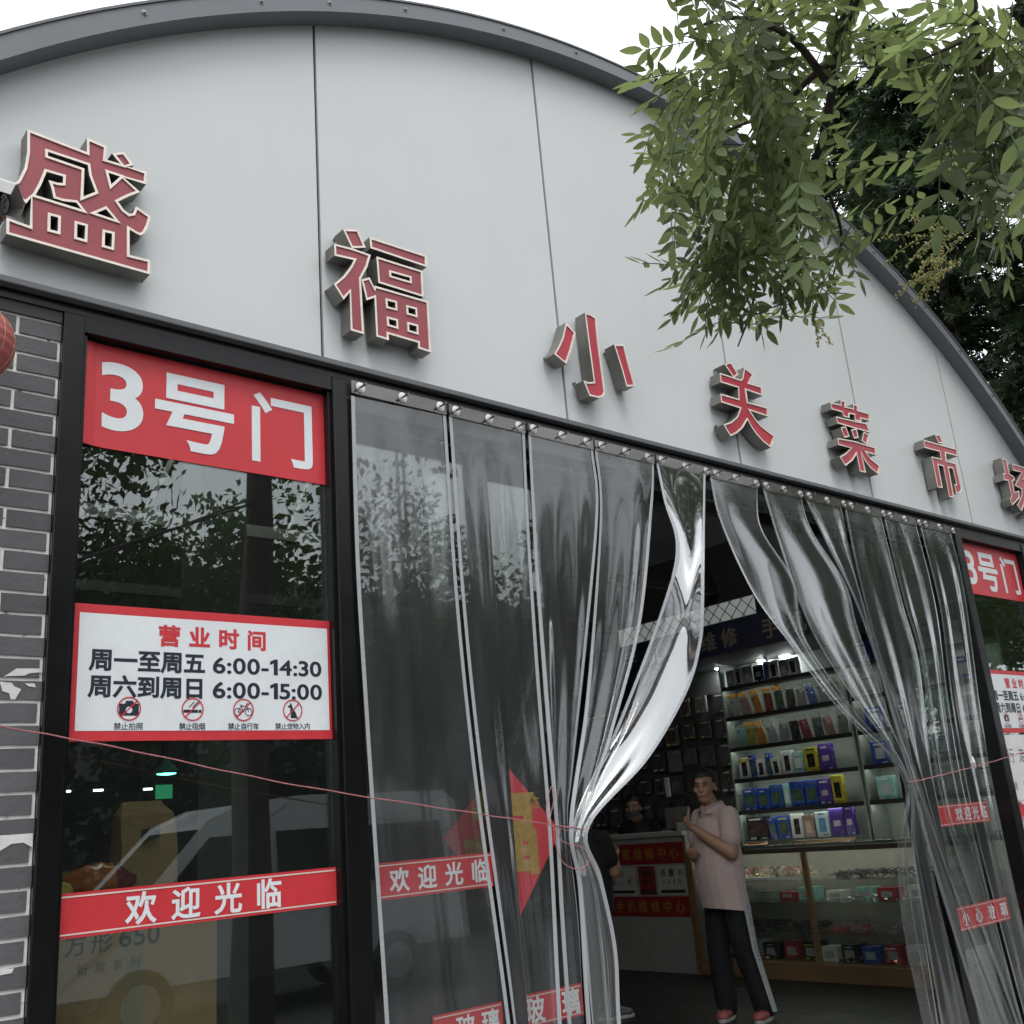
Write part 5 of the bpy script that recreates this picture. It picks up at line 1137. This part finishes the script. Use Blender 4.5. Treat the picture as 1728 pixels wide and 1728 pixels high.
person((5.45, 2.1), a1, ah, Jm, 'man in pink polo shirt and black striped trousers standing before the glass counter', M_PINK, M_TRK,
       (pm('shoe_red_grey', (.40, .10, .11), .55, 0, .5, 9), pm('sole_white', (.45, .45, .43), .6), M_TRK, RS), extra=man_extra, hem=.735, sleeve=.58)
# shop worker behind the repair counter, bent over
fw = math.atan2(-.25, -.97)
wkx = at(1078, 1335, X=7.72)
Jw = dict(head=(.16, 0, 1.50), neck=(.07, 0, 1.37), chest=(.03, 0, 1.20), belly=(.02, 0, .98), pelvis=(0, 0, .84),
  lsh=(.03, .18, 1.31), lel=(.10, .24, 1.05), lwr=(.30, .12, 1.12), lha=(.35, .10, 1.15), rsh=(.03, -.18, 1.31), rel=(.10, -.24, 1.05), rwr=(.30, -.10, 1.12), rha=(.35, -.08, 1.15),
  lhip=(0, .085, .82), lkn=(.02, .09, .45), lan=(0, .09, .095), rhip=(0, -.085, .82), rkn=(.02, -.09, .45), ran=(0, -.09, .095))
person((wkx.x, wkx.y), fw, fw+.2, Jw, 'masked shop worker in black behind the repair counter, looking down', pm('shirt_black', (.008, .008, .009), .85), M_TRK,
       (M_TRK, M_TRK, M_TRK, M_TRK), mask=pm('mask_dark', (.07, .08, .09), .8), scale=1.02)
# customer half hidden behind the gathered left curtain
Jc = dict(head=(.06, 0, 1.50), neck=(.02, 0, 1.36), chest=(.0, 0, 1.19), belly=(.01, 0, .98), pelvis=(0, 0, .83),
  lsh=(0, .17, 1.30), lel=(.06, .21, 1.05), lwr=(.26, .13, 1.14), lha=(.31, .11, 1.18), rsh=(0, -.17, 1.30), rel=(.08, -.21, 1.05), rwr=(.27, -.12, 1.14), rha=(.32, -.10, 1.18),
  lhip=(0, .08, .81), lkn=(.02, .09, .45), lan=(0, .10, .095), rhip=(0, -.08, .81), rkn=(.03, -.08, .45), ran=(.02, -.09, .095), lfd=(.9, .1), rfd=(.8, -.6))
cx_ = at(1020, 1722, Z=0.0)
person((cx_.x, cx_.y+.05), R(15), R(25), Jc, 'customer in black shirt and patterned shoes half hidden by the tied left curtain', pm('shirt_black2', (.010, .010, .011), .85), pm('trousers_dark', (.03, .03, .035), .85, 0, .5, 25),
       (pm('shoe_pattern', (.10, .10, .10), .6, 0, .9, 60), pm('sole_white2', (.5, .5, .48), .6), pm('lace_white', (.4, .4, .4), .7), M_TRK), scale=.99, sleeve=.6)
# ------------------------------------------------------------------ near tree: branches with pinnate leaves over the street
M_LEAF = leafmat('leaf_green', (.085, .115, .050), (.21, .265, .095), .5)
M_BARK = pm('bark', (.045, .036, .028), .9, 0, .35, 20, bump=.8, bscale=60)
def leaflet(m, p, d, nrm, L, W):
    d = d.normalized(); s = d.cross(nrm).normalized(); n2 = s.cross(d)
    prof = ((0, .0), (.16, .62), (.38, 1.0), (.62, .88), (.85, .45), (1, 0))
    ce = [p+d*(L*u)-n2*(.05*L*math.sin(u*2.5)) for u, _ in prof]
    vs = []; 
    for (u, w_), c in zip(prof, ce): vs += [c-s*(W*w_/2)+n2*(W*.12*w_), c, c+s*(W*w_/2)+n2*(W*.12*w_)]
    fs = []
    for i in range(len(prof)-1): a = i*3; fs += [(a, a+1, a+4, a+3), (a+1, a+2, a+5, a+4)]
    m.add(vs, fs)
def pinnate(seed, L=.20, pairs=6, droop=.4):
    rn = random.Random(seed); m = MB(); pts = []
    for k in range(9): u = k/8; pts.append(Vector((L*u, .012*math.sin(u*3+seed), -droop*L*.5*u*u)))
    m.tube(pts, [.0011]*8+[.0006], 4)
    for i in range(pairs):
        u = .22+.70*i/(pairs-1); k = int(u*8); c = pts[k].lerp(pts[min(k+1, 8)], u*8-k)
        for s in (1, -1):
            if rn.random() < .05: continue
            d = Vector((.62+rn.uniform(-.15, .15), s, -.25+rn.uniform(-.25, .25))); nr = Vector((rn.uniform(-.3, .3), rn.uniform(-.3, .3)-s*.15, 1))
            leaflet(m, c+Vector((rn.uniform(-.004, .004), 0, 0)), d, nr, rn.uniform(.036, .048), rn.uniform(.0125, .017))
    leaflet(m, pts[-1], Vector((1, 0, -.3)), Vector((0, 0, 1)), .045, .016)
    me = m.mesh('leaf', smooth=True); me.materials.append(M_LEAF); return me
PIN = [pinnate(s, L=random.Random(s).uniform(.15, .21), pairs=random.Random(s+9).choice((5, 6, 7)), droop=random.Random(s).uniform(.2, .9)) for s in range(8)]
tx0 = Vector((2.6, -3.9, -.2))
tree = thing('pagoda_tree', 'near tree reaching in from the upper right with feathery green leaves and pale flowers', 'tree', tuple(tx0))
tk = MB(); tk.tube([tx0, tx0+Vector((.02, .02, 1.2)), tx0+Vector((-.03, .06, 2.6)), tx0+Vector((.05, .1, 3.9)), tx0+Vector((-.05, .3, 5.2))], [.17, .14, .125, .11, .07], 14); tk.build('trunk', M_BARK, tree, smooth=True)
rnd = random.Random(11); LEAVES = []
def branch(ctrl, r0, r1, root=None):
    pts = [atd(*c) for c in ctrl]
    if root is not None: pts = [root, atd(ctrl[0][0]+40, -420, 1.75), atd(ctrl[0][0]+15, -200, 1.6)] + pts
    P = [Vector(p) for p in cat([tuple(p) for p in pts], 10*len(pts))]
    m = MB(); m.tube(P, [r0+(r1-r0)*i/(len(P)-1) for i in range(len(P))], 7); m.build('branch', M_BARK, tree, smooth=True); return P
ctop = tx0+Vector((.04, .15, 4.2))
B1 = branch([(1470,-60,1.50),(1440,0,1.50),(1418,60,1.52),(1412,100,1.54),(1405,150,1.56),(1388,235,1.60),(1372,275,1.62)], .011, .005, ctop)
B2 = branch([(1412,100,1.54),(1370,130,1.55),(1330,170,1.56),(1300,195,1.57)], .006, .0025)
B3 = branch([(1372,275,1.62),(1330,310,1.66),(1300,360,1.70),(1280,430,1.74),(1275,490,1.78),(1260,545,1.80),(1245,585,1.80)], .0045, .0012)
B4 = branch([(1372,275,1.62),(1400,330,1.66),(1420,400,1.72),(1405,470,1.75)], .004, .0012)
B5 = branch([(1300,195,1.57),(1240,215,1.60),(1180,250,1.64),(1130,300,1.66)], .003, .001)
B6 = branch([(1405,150,1.56),(1330,60,1.5),(1230,30,1.5),(1150,60,1.55)], .006, .0015)
B7 = branch([(1640,-40,1.5),(1645,60,1.5),(1652,110,1.52),(1665,160,1.55),(1700,150,1.6),(1760,160,1.65)], .008, .003, ctop+Vector((.1, 0, .1)))
B8 = branch([(1665,160,1.55),(1672,230,1.6),(1640,300,1.65),(1620,380,1.7)], .004, .001)
B9 = branch([(1645,60,1.5),(1580,90,1.5),(1530,110,1.52)], .003, .001)
B10 = branch([(1300,360,1.70),(1240,380,1.72),(1190,400,1.74)], .002, .0008)
CEN = [(1255, 260, 1.6), (1620, 220, 1.55)]
def pix(p):
    d = p-CAM; z = d.dot(_f); return (864+FPX*d.dot(_r)/z, 864-FPX*d.dot(_u)/z)
CROWN = [np.array([(1085,-80),(1058,100),(1043,180),(1036,325),(1108,400),(1128,500),(1185,578),(1290,565),(1425,560),(1455,410),(1432,290),(1440,160),(1470,-80)], float), np.array([(1500,-80),(1520,60),(1505,130),(1545,210),(1570,270),(1590,370),(1640,415),(1675,470),(1800,505),(1800,-80)], float)]
def inside(q): return any(abs(winding(np.array([q]), [C])[0]) > 0 for C in CROWN)
def put_leaf(p, dirv, s=1.0):
    tip = p + dirv.normalized()*.18*s + Vector((0, 0, -.03))
    if not (inside(pix(tip)) and inside(pix(p))): return False
    me = PIN[rnd.randrange(len(PIN))]; o = link('leaf', me, None, tree); o.location = p - wl(tree)
    d = dirv.normalized(); up = Vector((rnd.uniform(-.35, .35), rnd.uniform(-.35, .35), 1)); y = up.cross(d).normalized(); z = d.cross(y)
    o.rotation_euler = Matrix((d, y, z)).transposed().to_euler(); o.scale = (s,)*3; LEAVES.append(o)
def leaf_at(px, py, dist, ang, s=1.0, deep=0):
    """leaf that starts at the pixel and points at image angle ang (deg, 0 right, 90 down)"""
    p = atd(px, py, dist); d = _r*math.cos(R(ang)) - _u*math.sin(R(ang)) + _f*deep
    put_leaf(p, d, s)
for P, n, near in ((B1, 6, 1), (B2, 9, 1), (B3, 24, 0), (B4, 9, 0), (B5, 16, 0), (B6, 18, 1), (B7, 12, 1), (B8, 12, 0), (B9, 6, 1), (B10, 10, 0)):
    for k in range(int(n*1.9)):
        i = int(len(P)*(.12+.86*k/(n*1.9))); p = P[min(i, len(P)-1)]
        a = rnd.uniform(0, 360); d = _r*math.cos(R(a)) - _u*math.sin(R(a))*.9 + _f*rnd.uniform(-.5, .5) + Vector((0, 0, -.15))
        off = _r*rnd.gauss(0, .025)+_u*rnd.gauss(0, .025)+_f*rnd.gauss(0, .05)
        put_leaf(p+off, d, rnd.uniform(.58, .84))
# filler sprays inside the two crowns
def spray(cx, cy, sx, sy, n, d0, d1):
    for _ in range(int(n*1.5)):
        px, py = rnd.gauss(cx, sx), rnd.gauss(cy, sy); a = math.degrees(math.atan2(py-cy+40, px-cx))+rnd.uniform(-50, 50)
        leaf_at(px, py, rnd.uniform(d0, d1), a, rnd.uniform(.58, .84), rnd.uniform(-.5, .5))
spray(1255, 120, 60, 70, 34, 1.2, 1.7); spray(1285, 330, 55, 60, 22, 1.5, 1.85); spray(1660, 110, 40, 60, 20, 1.25, 1.65); spray(1705, 290, 25, 60, 16, 1.4, 1.75); spray(1285, 450, 70, 45, 34, 1.6, 1.9); spray(1185, 330, 45, 60, 14, 1.6, 1.85); spray(1690, 380, 35, 45, 14, 1.5, 1.8); spray(1735, 330, 40, 90, 44, 1.5, 1.85); spray(1740, 150, 40, 80, 16, 1.4, 1.7); spray(1150, 180, 40, 60, 12, 1.5, 1.8)
# single leaves on the outline
for px, py, a, s in ((1200,320,172,1.0),(1190,270,190,.95),(1180,200,200,.9),(1165,140,215,1.0),(1160,60,235,.8),(1250,470,160,.9),(1230,420,165,1.0),(1240,520,140,.8),(1400,500,70,.9),(1330,520,60,.9),(1420,430,20,.8),(1560,100,180,.9),(1580,250,170,.9),(1600,330,170,.8)):
    leaf_at(px, py, rnd.uniform(1.6, 1.8), a, s)
# pale flower panicles
M_FLW = pm('flower_cream', (.50, .47, .22), .7, 0, .2, 30); M_FST = pm('flower_stalk', (.22, .25, .06), .8)
def panicle(px, py, dist, ang, L, n, label=None):
    p0 = atd(px, py, dist); d = (_r*math.cos(R(ang)) - _u*math.sin(R(ang))).normalized(); m = MB(); f = MB(); rn = random.Random(int(px+py))
    for k in range(n):
        b = p0 + d*(L*k/n)*.6; a2 = ang+rn.uniform(-55, 55); e = (_r*math.cos(R(a2)) - _u*math.sin(R(a2)) + _f*rn.uniform(-.5, .5)).normalized(); l2 = L*rn.uniform(.4, .7)
        q = [b+e*(l2*i/8)+Vector((0, 0, -.02*(i/8)**2)) for i in range(9)]; m.tube(q, .0008, 4)
        for i in range(1, 9):
            for _ in range(4):
                c = q[i]+Vector((rn.uniform(-.004, .004), rn.uniform(-.004, .004), rn.uniform(-.004, .004))); r_ = rn.uniform(.0009, .0019)*(1.6 if rn.random() < .12 else 1)
                f.lathe(c, [(r_*.3, -r_), (r_, 0), (r_*.4, r_)], 5)
    s = m.build('flower_stalk', M_FST, tree); tag(f.build('flowers', M_FLW, tree), kind='stuff')
panicle(1640, 390, 1.70, 172, .13, 9); panicle(1625, 440, 1.72, 150, .11, 7); panicle(1600, 400, 1.72, 120, .09, 6)
panicle(1370, 520, 1.80, 80, .05, 3); panicle(1360, 470, 1.80, 25, .07, 2)

# ------------------------------------------------------------------ dark conifers behind the hall
M_CON = leafmat('conifer_green', (.020, .036, .016), (.020, .035, .012), .45)
def conifer_mesh(seed, H=13, Rb=2.9):
    rn = random.Random(seed); m = MB()
    for k in range(520):
        u = rn.random()**.8; z = 1.2+u*(H-1.2); rad = Rb*(1-u)**.75+.15; a = rn.uniform(0, 6.28); d = Vector((math.cos(a), math.sin(a), 0)); L = rad*rn.uniform(.65, 1.1)
        base = Vector((0, 0, z)); nseg = 6; pts = [base+d*(L*i/nseg)+Vector((0, 0, .10*L*math.sin(i/nseg*2.6)-.30*L*(i/nseg)**2)) for i in range(nseg+1)]
        s = d.cross(Vector((0, 0, 1)))
        for i in range(1, nseg+1):
            for _ in range(6):
                c = pts[i]+d*rn.uniform(-L/nseg, 0); t = (d*rn.uniform(.2, 1)+s*rn.uniform(-1, 1)+Vector((0, 0, rn.uniform(-.7, .35)))).normalized(); l2 = rn.uniform(.14, .34); w2 = rn.uniform(.014, .03)
                b2 = t.cross(Vector((rn.uniform(-1, 1), rn.uniform(-1, 1), rn.uniform(-1, 1)))).normalized()
                m.add([c, c+t*l2*.4+b2*w2, c+t*l2, c+t*l2*.4-b2*w2], [(0, 1, 2, 3)])
                for e in (.35, .6):
                    t3 = (t*.7+b2*rn.choice((-1, 1))*.8).normalized(); c3 = c+t*l2*e; m.add([c3, c3+t3*l2*.25+t*w2, c3+t3*l2*.5, c3+t3*l2*.25-t*w2], [(0, 1, 2, 3)])
    me = m.mesh('crown'); me.materials.append(M_CON); return me
CM = [conifer_mesh(1), conifer_mesh(2)]
tkm = MB(); tkm.tube([(0, 0, 0), (0, 0, 5), (.1, 0, 12.4)], [.2, .14, .02], 10); tkme = tkm.mesh('trunk', smooth=True); tkme.materials.append(M_BARK)
CONS = [((12.6, 2.6), 1.0, 'tall dark conifer right behind the hall roof, in the middle of the trees'), ((10.9, 5.6), 1.02, 'dark conifer behind the hall roof, left of the others'), ((13.6, .6), 1.0, 'dark conifer at the right edge beyond the hall'), ((15.0, 4.6), 1.1, 'rear dark conifer filling the gap between the front conifers'), ((11.2, 1.0), .62, 'lower dark conifer close beside the fascia at the right')]
for i, ((x, y), s, lab) in enumerate(CONS):
    t = thing('conifer_tree', lab, 'tree', (x, y, -.2), 'dark conifers behind the hall'); t.rotation_euler = (0, 0, i*1.3); t.scale = (s, s, s)
    link('trunk', tkme, None, t); link('crown', CM[i % 2], None, t)

# ------------------------------------------------------------------ across the street (seen only in the glass and the curtain)
M_DEC = leafmat('street_leaf', (.035, .065, .02), (.06, .10, .02), .4)
def decid(seed):
    rn = random.Random(seed); m = MB(); cl = [(Vector((rn.gauss(0, 1.5), rn.gauss(0, 1.5), 6.0+rn.gauss(0, 1.3))), rn.uniform(.8, 1.5)) for _ in range(26)]
    for c, r_ in cl:
        for _ in range(230):
            d = Vector((rn.gauss(0, 1), rn.gauss(0, 1), rn.gauss(0, 1))).normalized()*r_*rn.random()**.4; p = c+d; a = Vector((rn.gauss(0, 1), rn.gauss(0, 1), rn.gauss(0, 1))).normalized(); b = a.orthogonal().normalized(); l_ = rn.uniform(.07, .15)
            m.add([p-a*l_, p+b*l_*.5, p+a*l_, p-b*l_*.5], [(0, 1, 2, 3)])
    me = m.mesh('crown'); me.materials.append(M_DEC); return me
DM = [decid(5), decid(6)]
dk = MB(); dk.tube([(0, 0, 0), (.05, 0, 2.5), (0, .1, 6)], [.2, .15, .06], 10)
for k in range(6): a = k*1.05; dk.tube([(0, .05, 3.0+.3*k), (.9*math.cos(a), .9*math.sin(a), 4.4+.3*k), (1.7*math.cos(a), 1.7*math.sin(a), 5.4+.3*k)], [.07, .05, .02], 6)
dkm = dk.mesh('trunk', smooth=True); dkm.materials.append(M_BARK)
for (x, y, z, sc_) in ((8.0, -3.3, 2.6, .66), (10.4, -3.0, 3.6, .72)):  # out-of-view crown masses added to the near tree to shade the right facade
    o = link('crown', DM[0], None, tree, Vector((x, y, z))-wl(tree)); o.scale = (sc_,)*3
for i, (x, y, s, lab) in enumerate(((1.5, -13.5, 1.0, 'street tree across the road, mirrored behind the left window'), (6.3, -14.5, .95, 'street tree across the road, mirrored in the leftmost curtain strip'), (11.5, -13, .80, 'street tree across the road, mirrored in the middle curtain strips'), (17, -14, .88, 'street tree across the road, mirrored towards the right curtain'), (24, -12, 1.1, 'street tree farthest along the road across the street'), (4.0, -16.5, 1.2, 'rear street tree across the road, between the first two'), (9.0, -17.0, .95, 'rear street tree across the road, behind the second and third'), (14.2, -17.0, 1.0, 'rear street tree across the road, behind the third and fourth'), (20.5, -16, 1.1, 'added street tree down the road, darkening the right curtain strips'), (29, -13, 1.2, 'added street tree farther down the road on the near verge'), (28, -19, 1.3, 'added street tree farther down the road on the far verge'), (35, -15, 1.4, 'added street tree well down the road, left of the pair'), (37, -22, 1.6, 'added street tree well down the road, behind the pair'), (44, -18, 1.6, 'last big added street tree down the road'), (52, -24, 1.9, 'largest distant added street tree at the end of the road'))):
    t = thing('street_tree', lab, 'tree', (x, y, -.2), 'street trees across the road'); t.rotation_euler = (0, 0, i*.9); t.scale = (s, s, s)  # trees farther down the road added to darken what the right curtain mirrors
    link('trunk', dkm, None, t); link('crown', DM[i % 2], None, t)
M_HED = leafmat('hedge_leaf', (.022, .04, .014), (.03, .05, .012), .4)
hm = MB(); rn_ = random.Random(3)  # hedge row added to darken the view mirrored in glass and curtain
for _ in range(5200):
    p = Vector((rn_.uniform(-4, 4), rn_.uniform(-.7, .7), rn_.random()**.7*2.9+.35*math.sin(rn_.random()*6))); a = Vector((rn_.gauss(0, 1), rn_.gauss(0, 1), rn_.gauss(0, 1))).normalized(); b = a.orthogonal().normalized(); l_ = rn_.uniform(.08, .17)
    hm.add([p-a*l_, p+b*l_*.6, p+a*l_, p-b*l_*.6], [(0, 1, 2, 3)])
hme = hm.mesh('hedge'); hme.materials.append(M_HED)
for i, (x, lab) in enumerate(((0, 'added dark hedge across the road opposite the left window'), (8.2, 'added dark hedge across the road opposite the doorway'), (16.4, 'added dark hedge across the road, next along to the right'), (24.6, 'added dark hedge farther along the road'), (32.8, 'added dark hedge far along the road'), (41, 'added dark hedge farthest along the road'))):
    o = link('hedge', hme, None, None, (x, -11.8, -.2)); tag(o, lab, 'hedge', 'added hedges darkening the mirrored street')
# apartment block across the road
t = thing('apartment_block', 'pale apartment block across the road, mirrored in the curtain and windows', 'building', (12, -27, -.2))
m = MB(); m.box(-2, 30, -34, -24, -.2, 9.0); m.build('wall', pm('block_wall', (.17, .17, .165), .8), t)
wm_ = pm('block_glass', (.03, .035, .04), .15)
for fl_ in range(3):
    for k in range(10):
        x = -.5+k*3.05; z = 1.2+fl_*3.1; m = MB(); m.box(x, x+1.6, -23.99, -23.95, z, z+1.5); o = m.build('window', wm_, t); m = MB(); m.box(x-.1, x+1.7, -23.99, -23.9, z-.12, z-.01); m.build('sill', _mats['block_wall'], o)
# white van parked opposite
VY, VX = -8.0, 2.25
van = thing('parked_van', 'white van parked across the pavement, mirrored in the left window', 'van', (VX+2.2, VY, -.2))
VW = pm('van_white', (.50, .51, .52), .25, 0, .03); VG = pm('van_glass', (.012, .014, .016), .06)
sec = [(0, .45), (0, .95), (.15, 1.05), (.85, 1.20), (1.55, 1.92), (1.95, 2.08), (2.6, 2.13), (4.7, 2.13), (4.85, 2.0), (4.9, .45)]
def vp(x, z, s): 
    w_ = .86 - max(0, (z-1.1))*.13 - (.05 if x < .2 else 0); return (VX+x, VY+s*w_, z-.2)
m = MB(); rows = [[vp(x, z, s) for x, z in sec+[sec[0]]] for s in (-1, -.96, .96, 1)]; m.grid(rows); n_ = len(sec); m.f += [tuple(range(n_)), tuple(3*(n_+1)+k for k in range(n_-1, -1, -1))]; m.build('body', VW, van, bevel=.03)
for s in (1,):
    for nm, P_ in (('front_window', [(1.0, 1.22), (1.55, 1.78), (2.15, 1.80), (2.15, 1.20)]), ('side_window', [(2.3, 1.20), (2.3, 1.80), (3.4, 1.80), (3.4, 1.20)]), ('side_window', [(3.5, 1.20), (3.5, 1.80), (4.6, 1.80), (4.6, 1.20)])):
        m = MB(); m.prism([(lambda q: (q[0], q[1]+.012, q[2]))(vp(x, z, s)) for x, z in P_], (0, -.008, 0)); m.build(nm, VG, van)
m = MB(); q0, q1 = (.92, 1.27), (1.50, 1.86); m.add([tuple(Vector(vp(q0[0], q0[1], .85))+Vector((-.012, 0, .012))), tuple(Vector(vp(q0[0], q0[1], -.85))+Vector((-.012, 0, .012))), tuple(Vector(vp(q1[0], q1[1], -.85))+Vector((-.012, 0, .012))), tuple(Vector(vp(q1[0], q1[1], .85))+Vector((-.012, 0, .012)))], [(0, 1, 2, 3)]); m.build('windscreen', VG, van)
for x in (.85, 3.85):
    for s in (1, -1):
        m = MB(); m.lathe((VX+x, VY+s*.78, .12), [(.2, -.1), (.31, -.1), (.32, 0), (.31, .1), (.2, .1)], 28, 'Y'); o = m.build('wheel', pm('tyre', (.02, .02, .02), .8), van); m = MB(); m.lathe((VX+x, VY+s*.78, .12), [(.05, -.105), (.19, -.102), (.19, .102), (.05, .105)], 20, 'Y'); m.build('rim', M_WASH, o)
for s in (1, -1): m = MB(); m.box(VX-.02, VX+.06, VY+s*.62-.13, VY+s*.62+.13, .48, .64); m.build('headlight', pm('headlight_glass', (.5, .52, .55), .1), van)
m = MB(); m.box(VX-.05, VX+.2, VY-.8, VY+.8, .16, .36); m.build('bumper', M_SHELF, van)
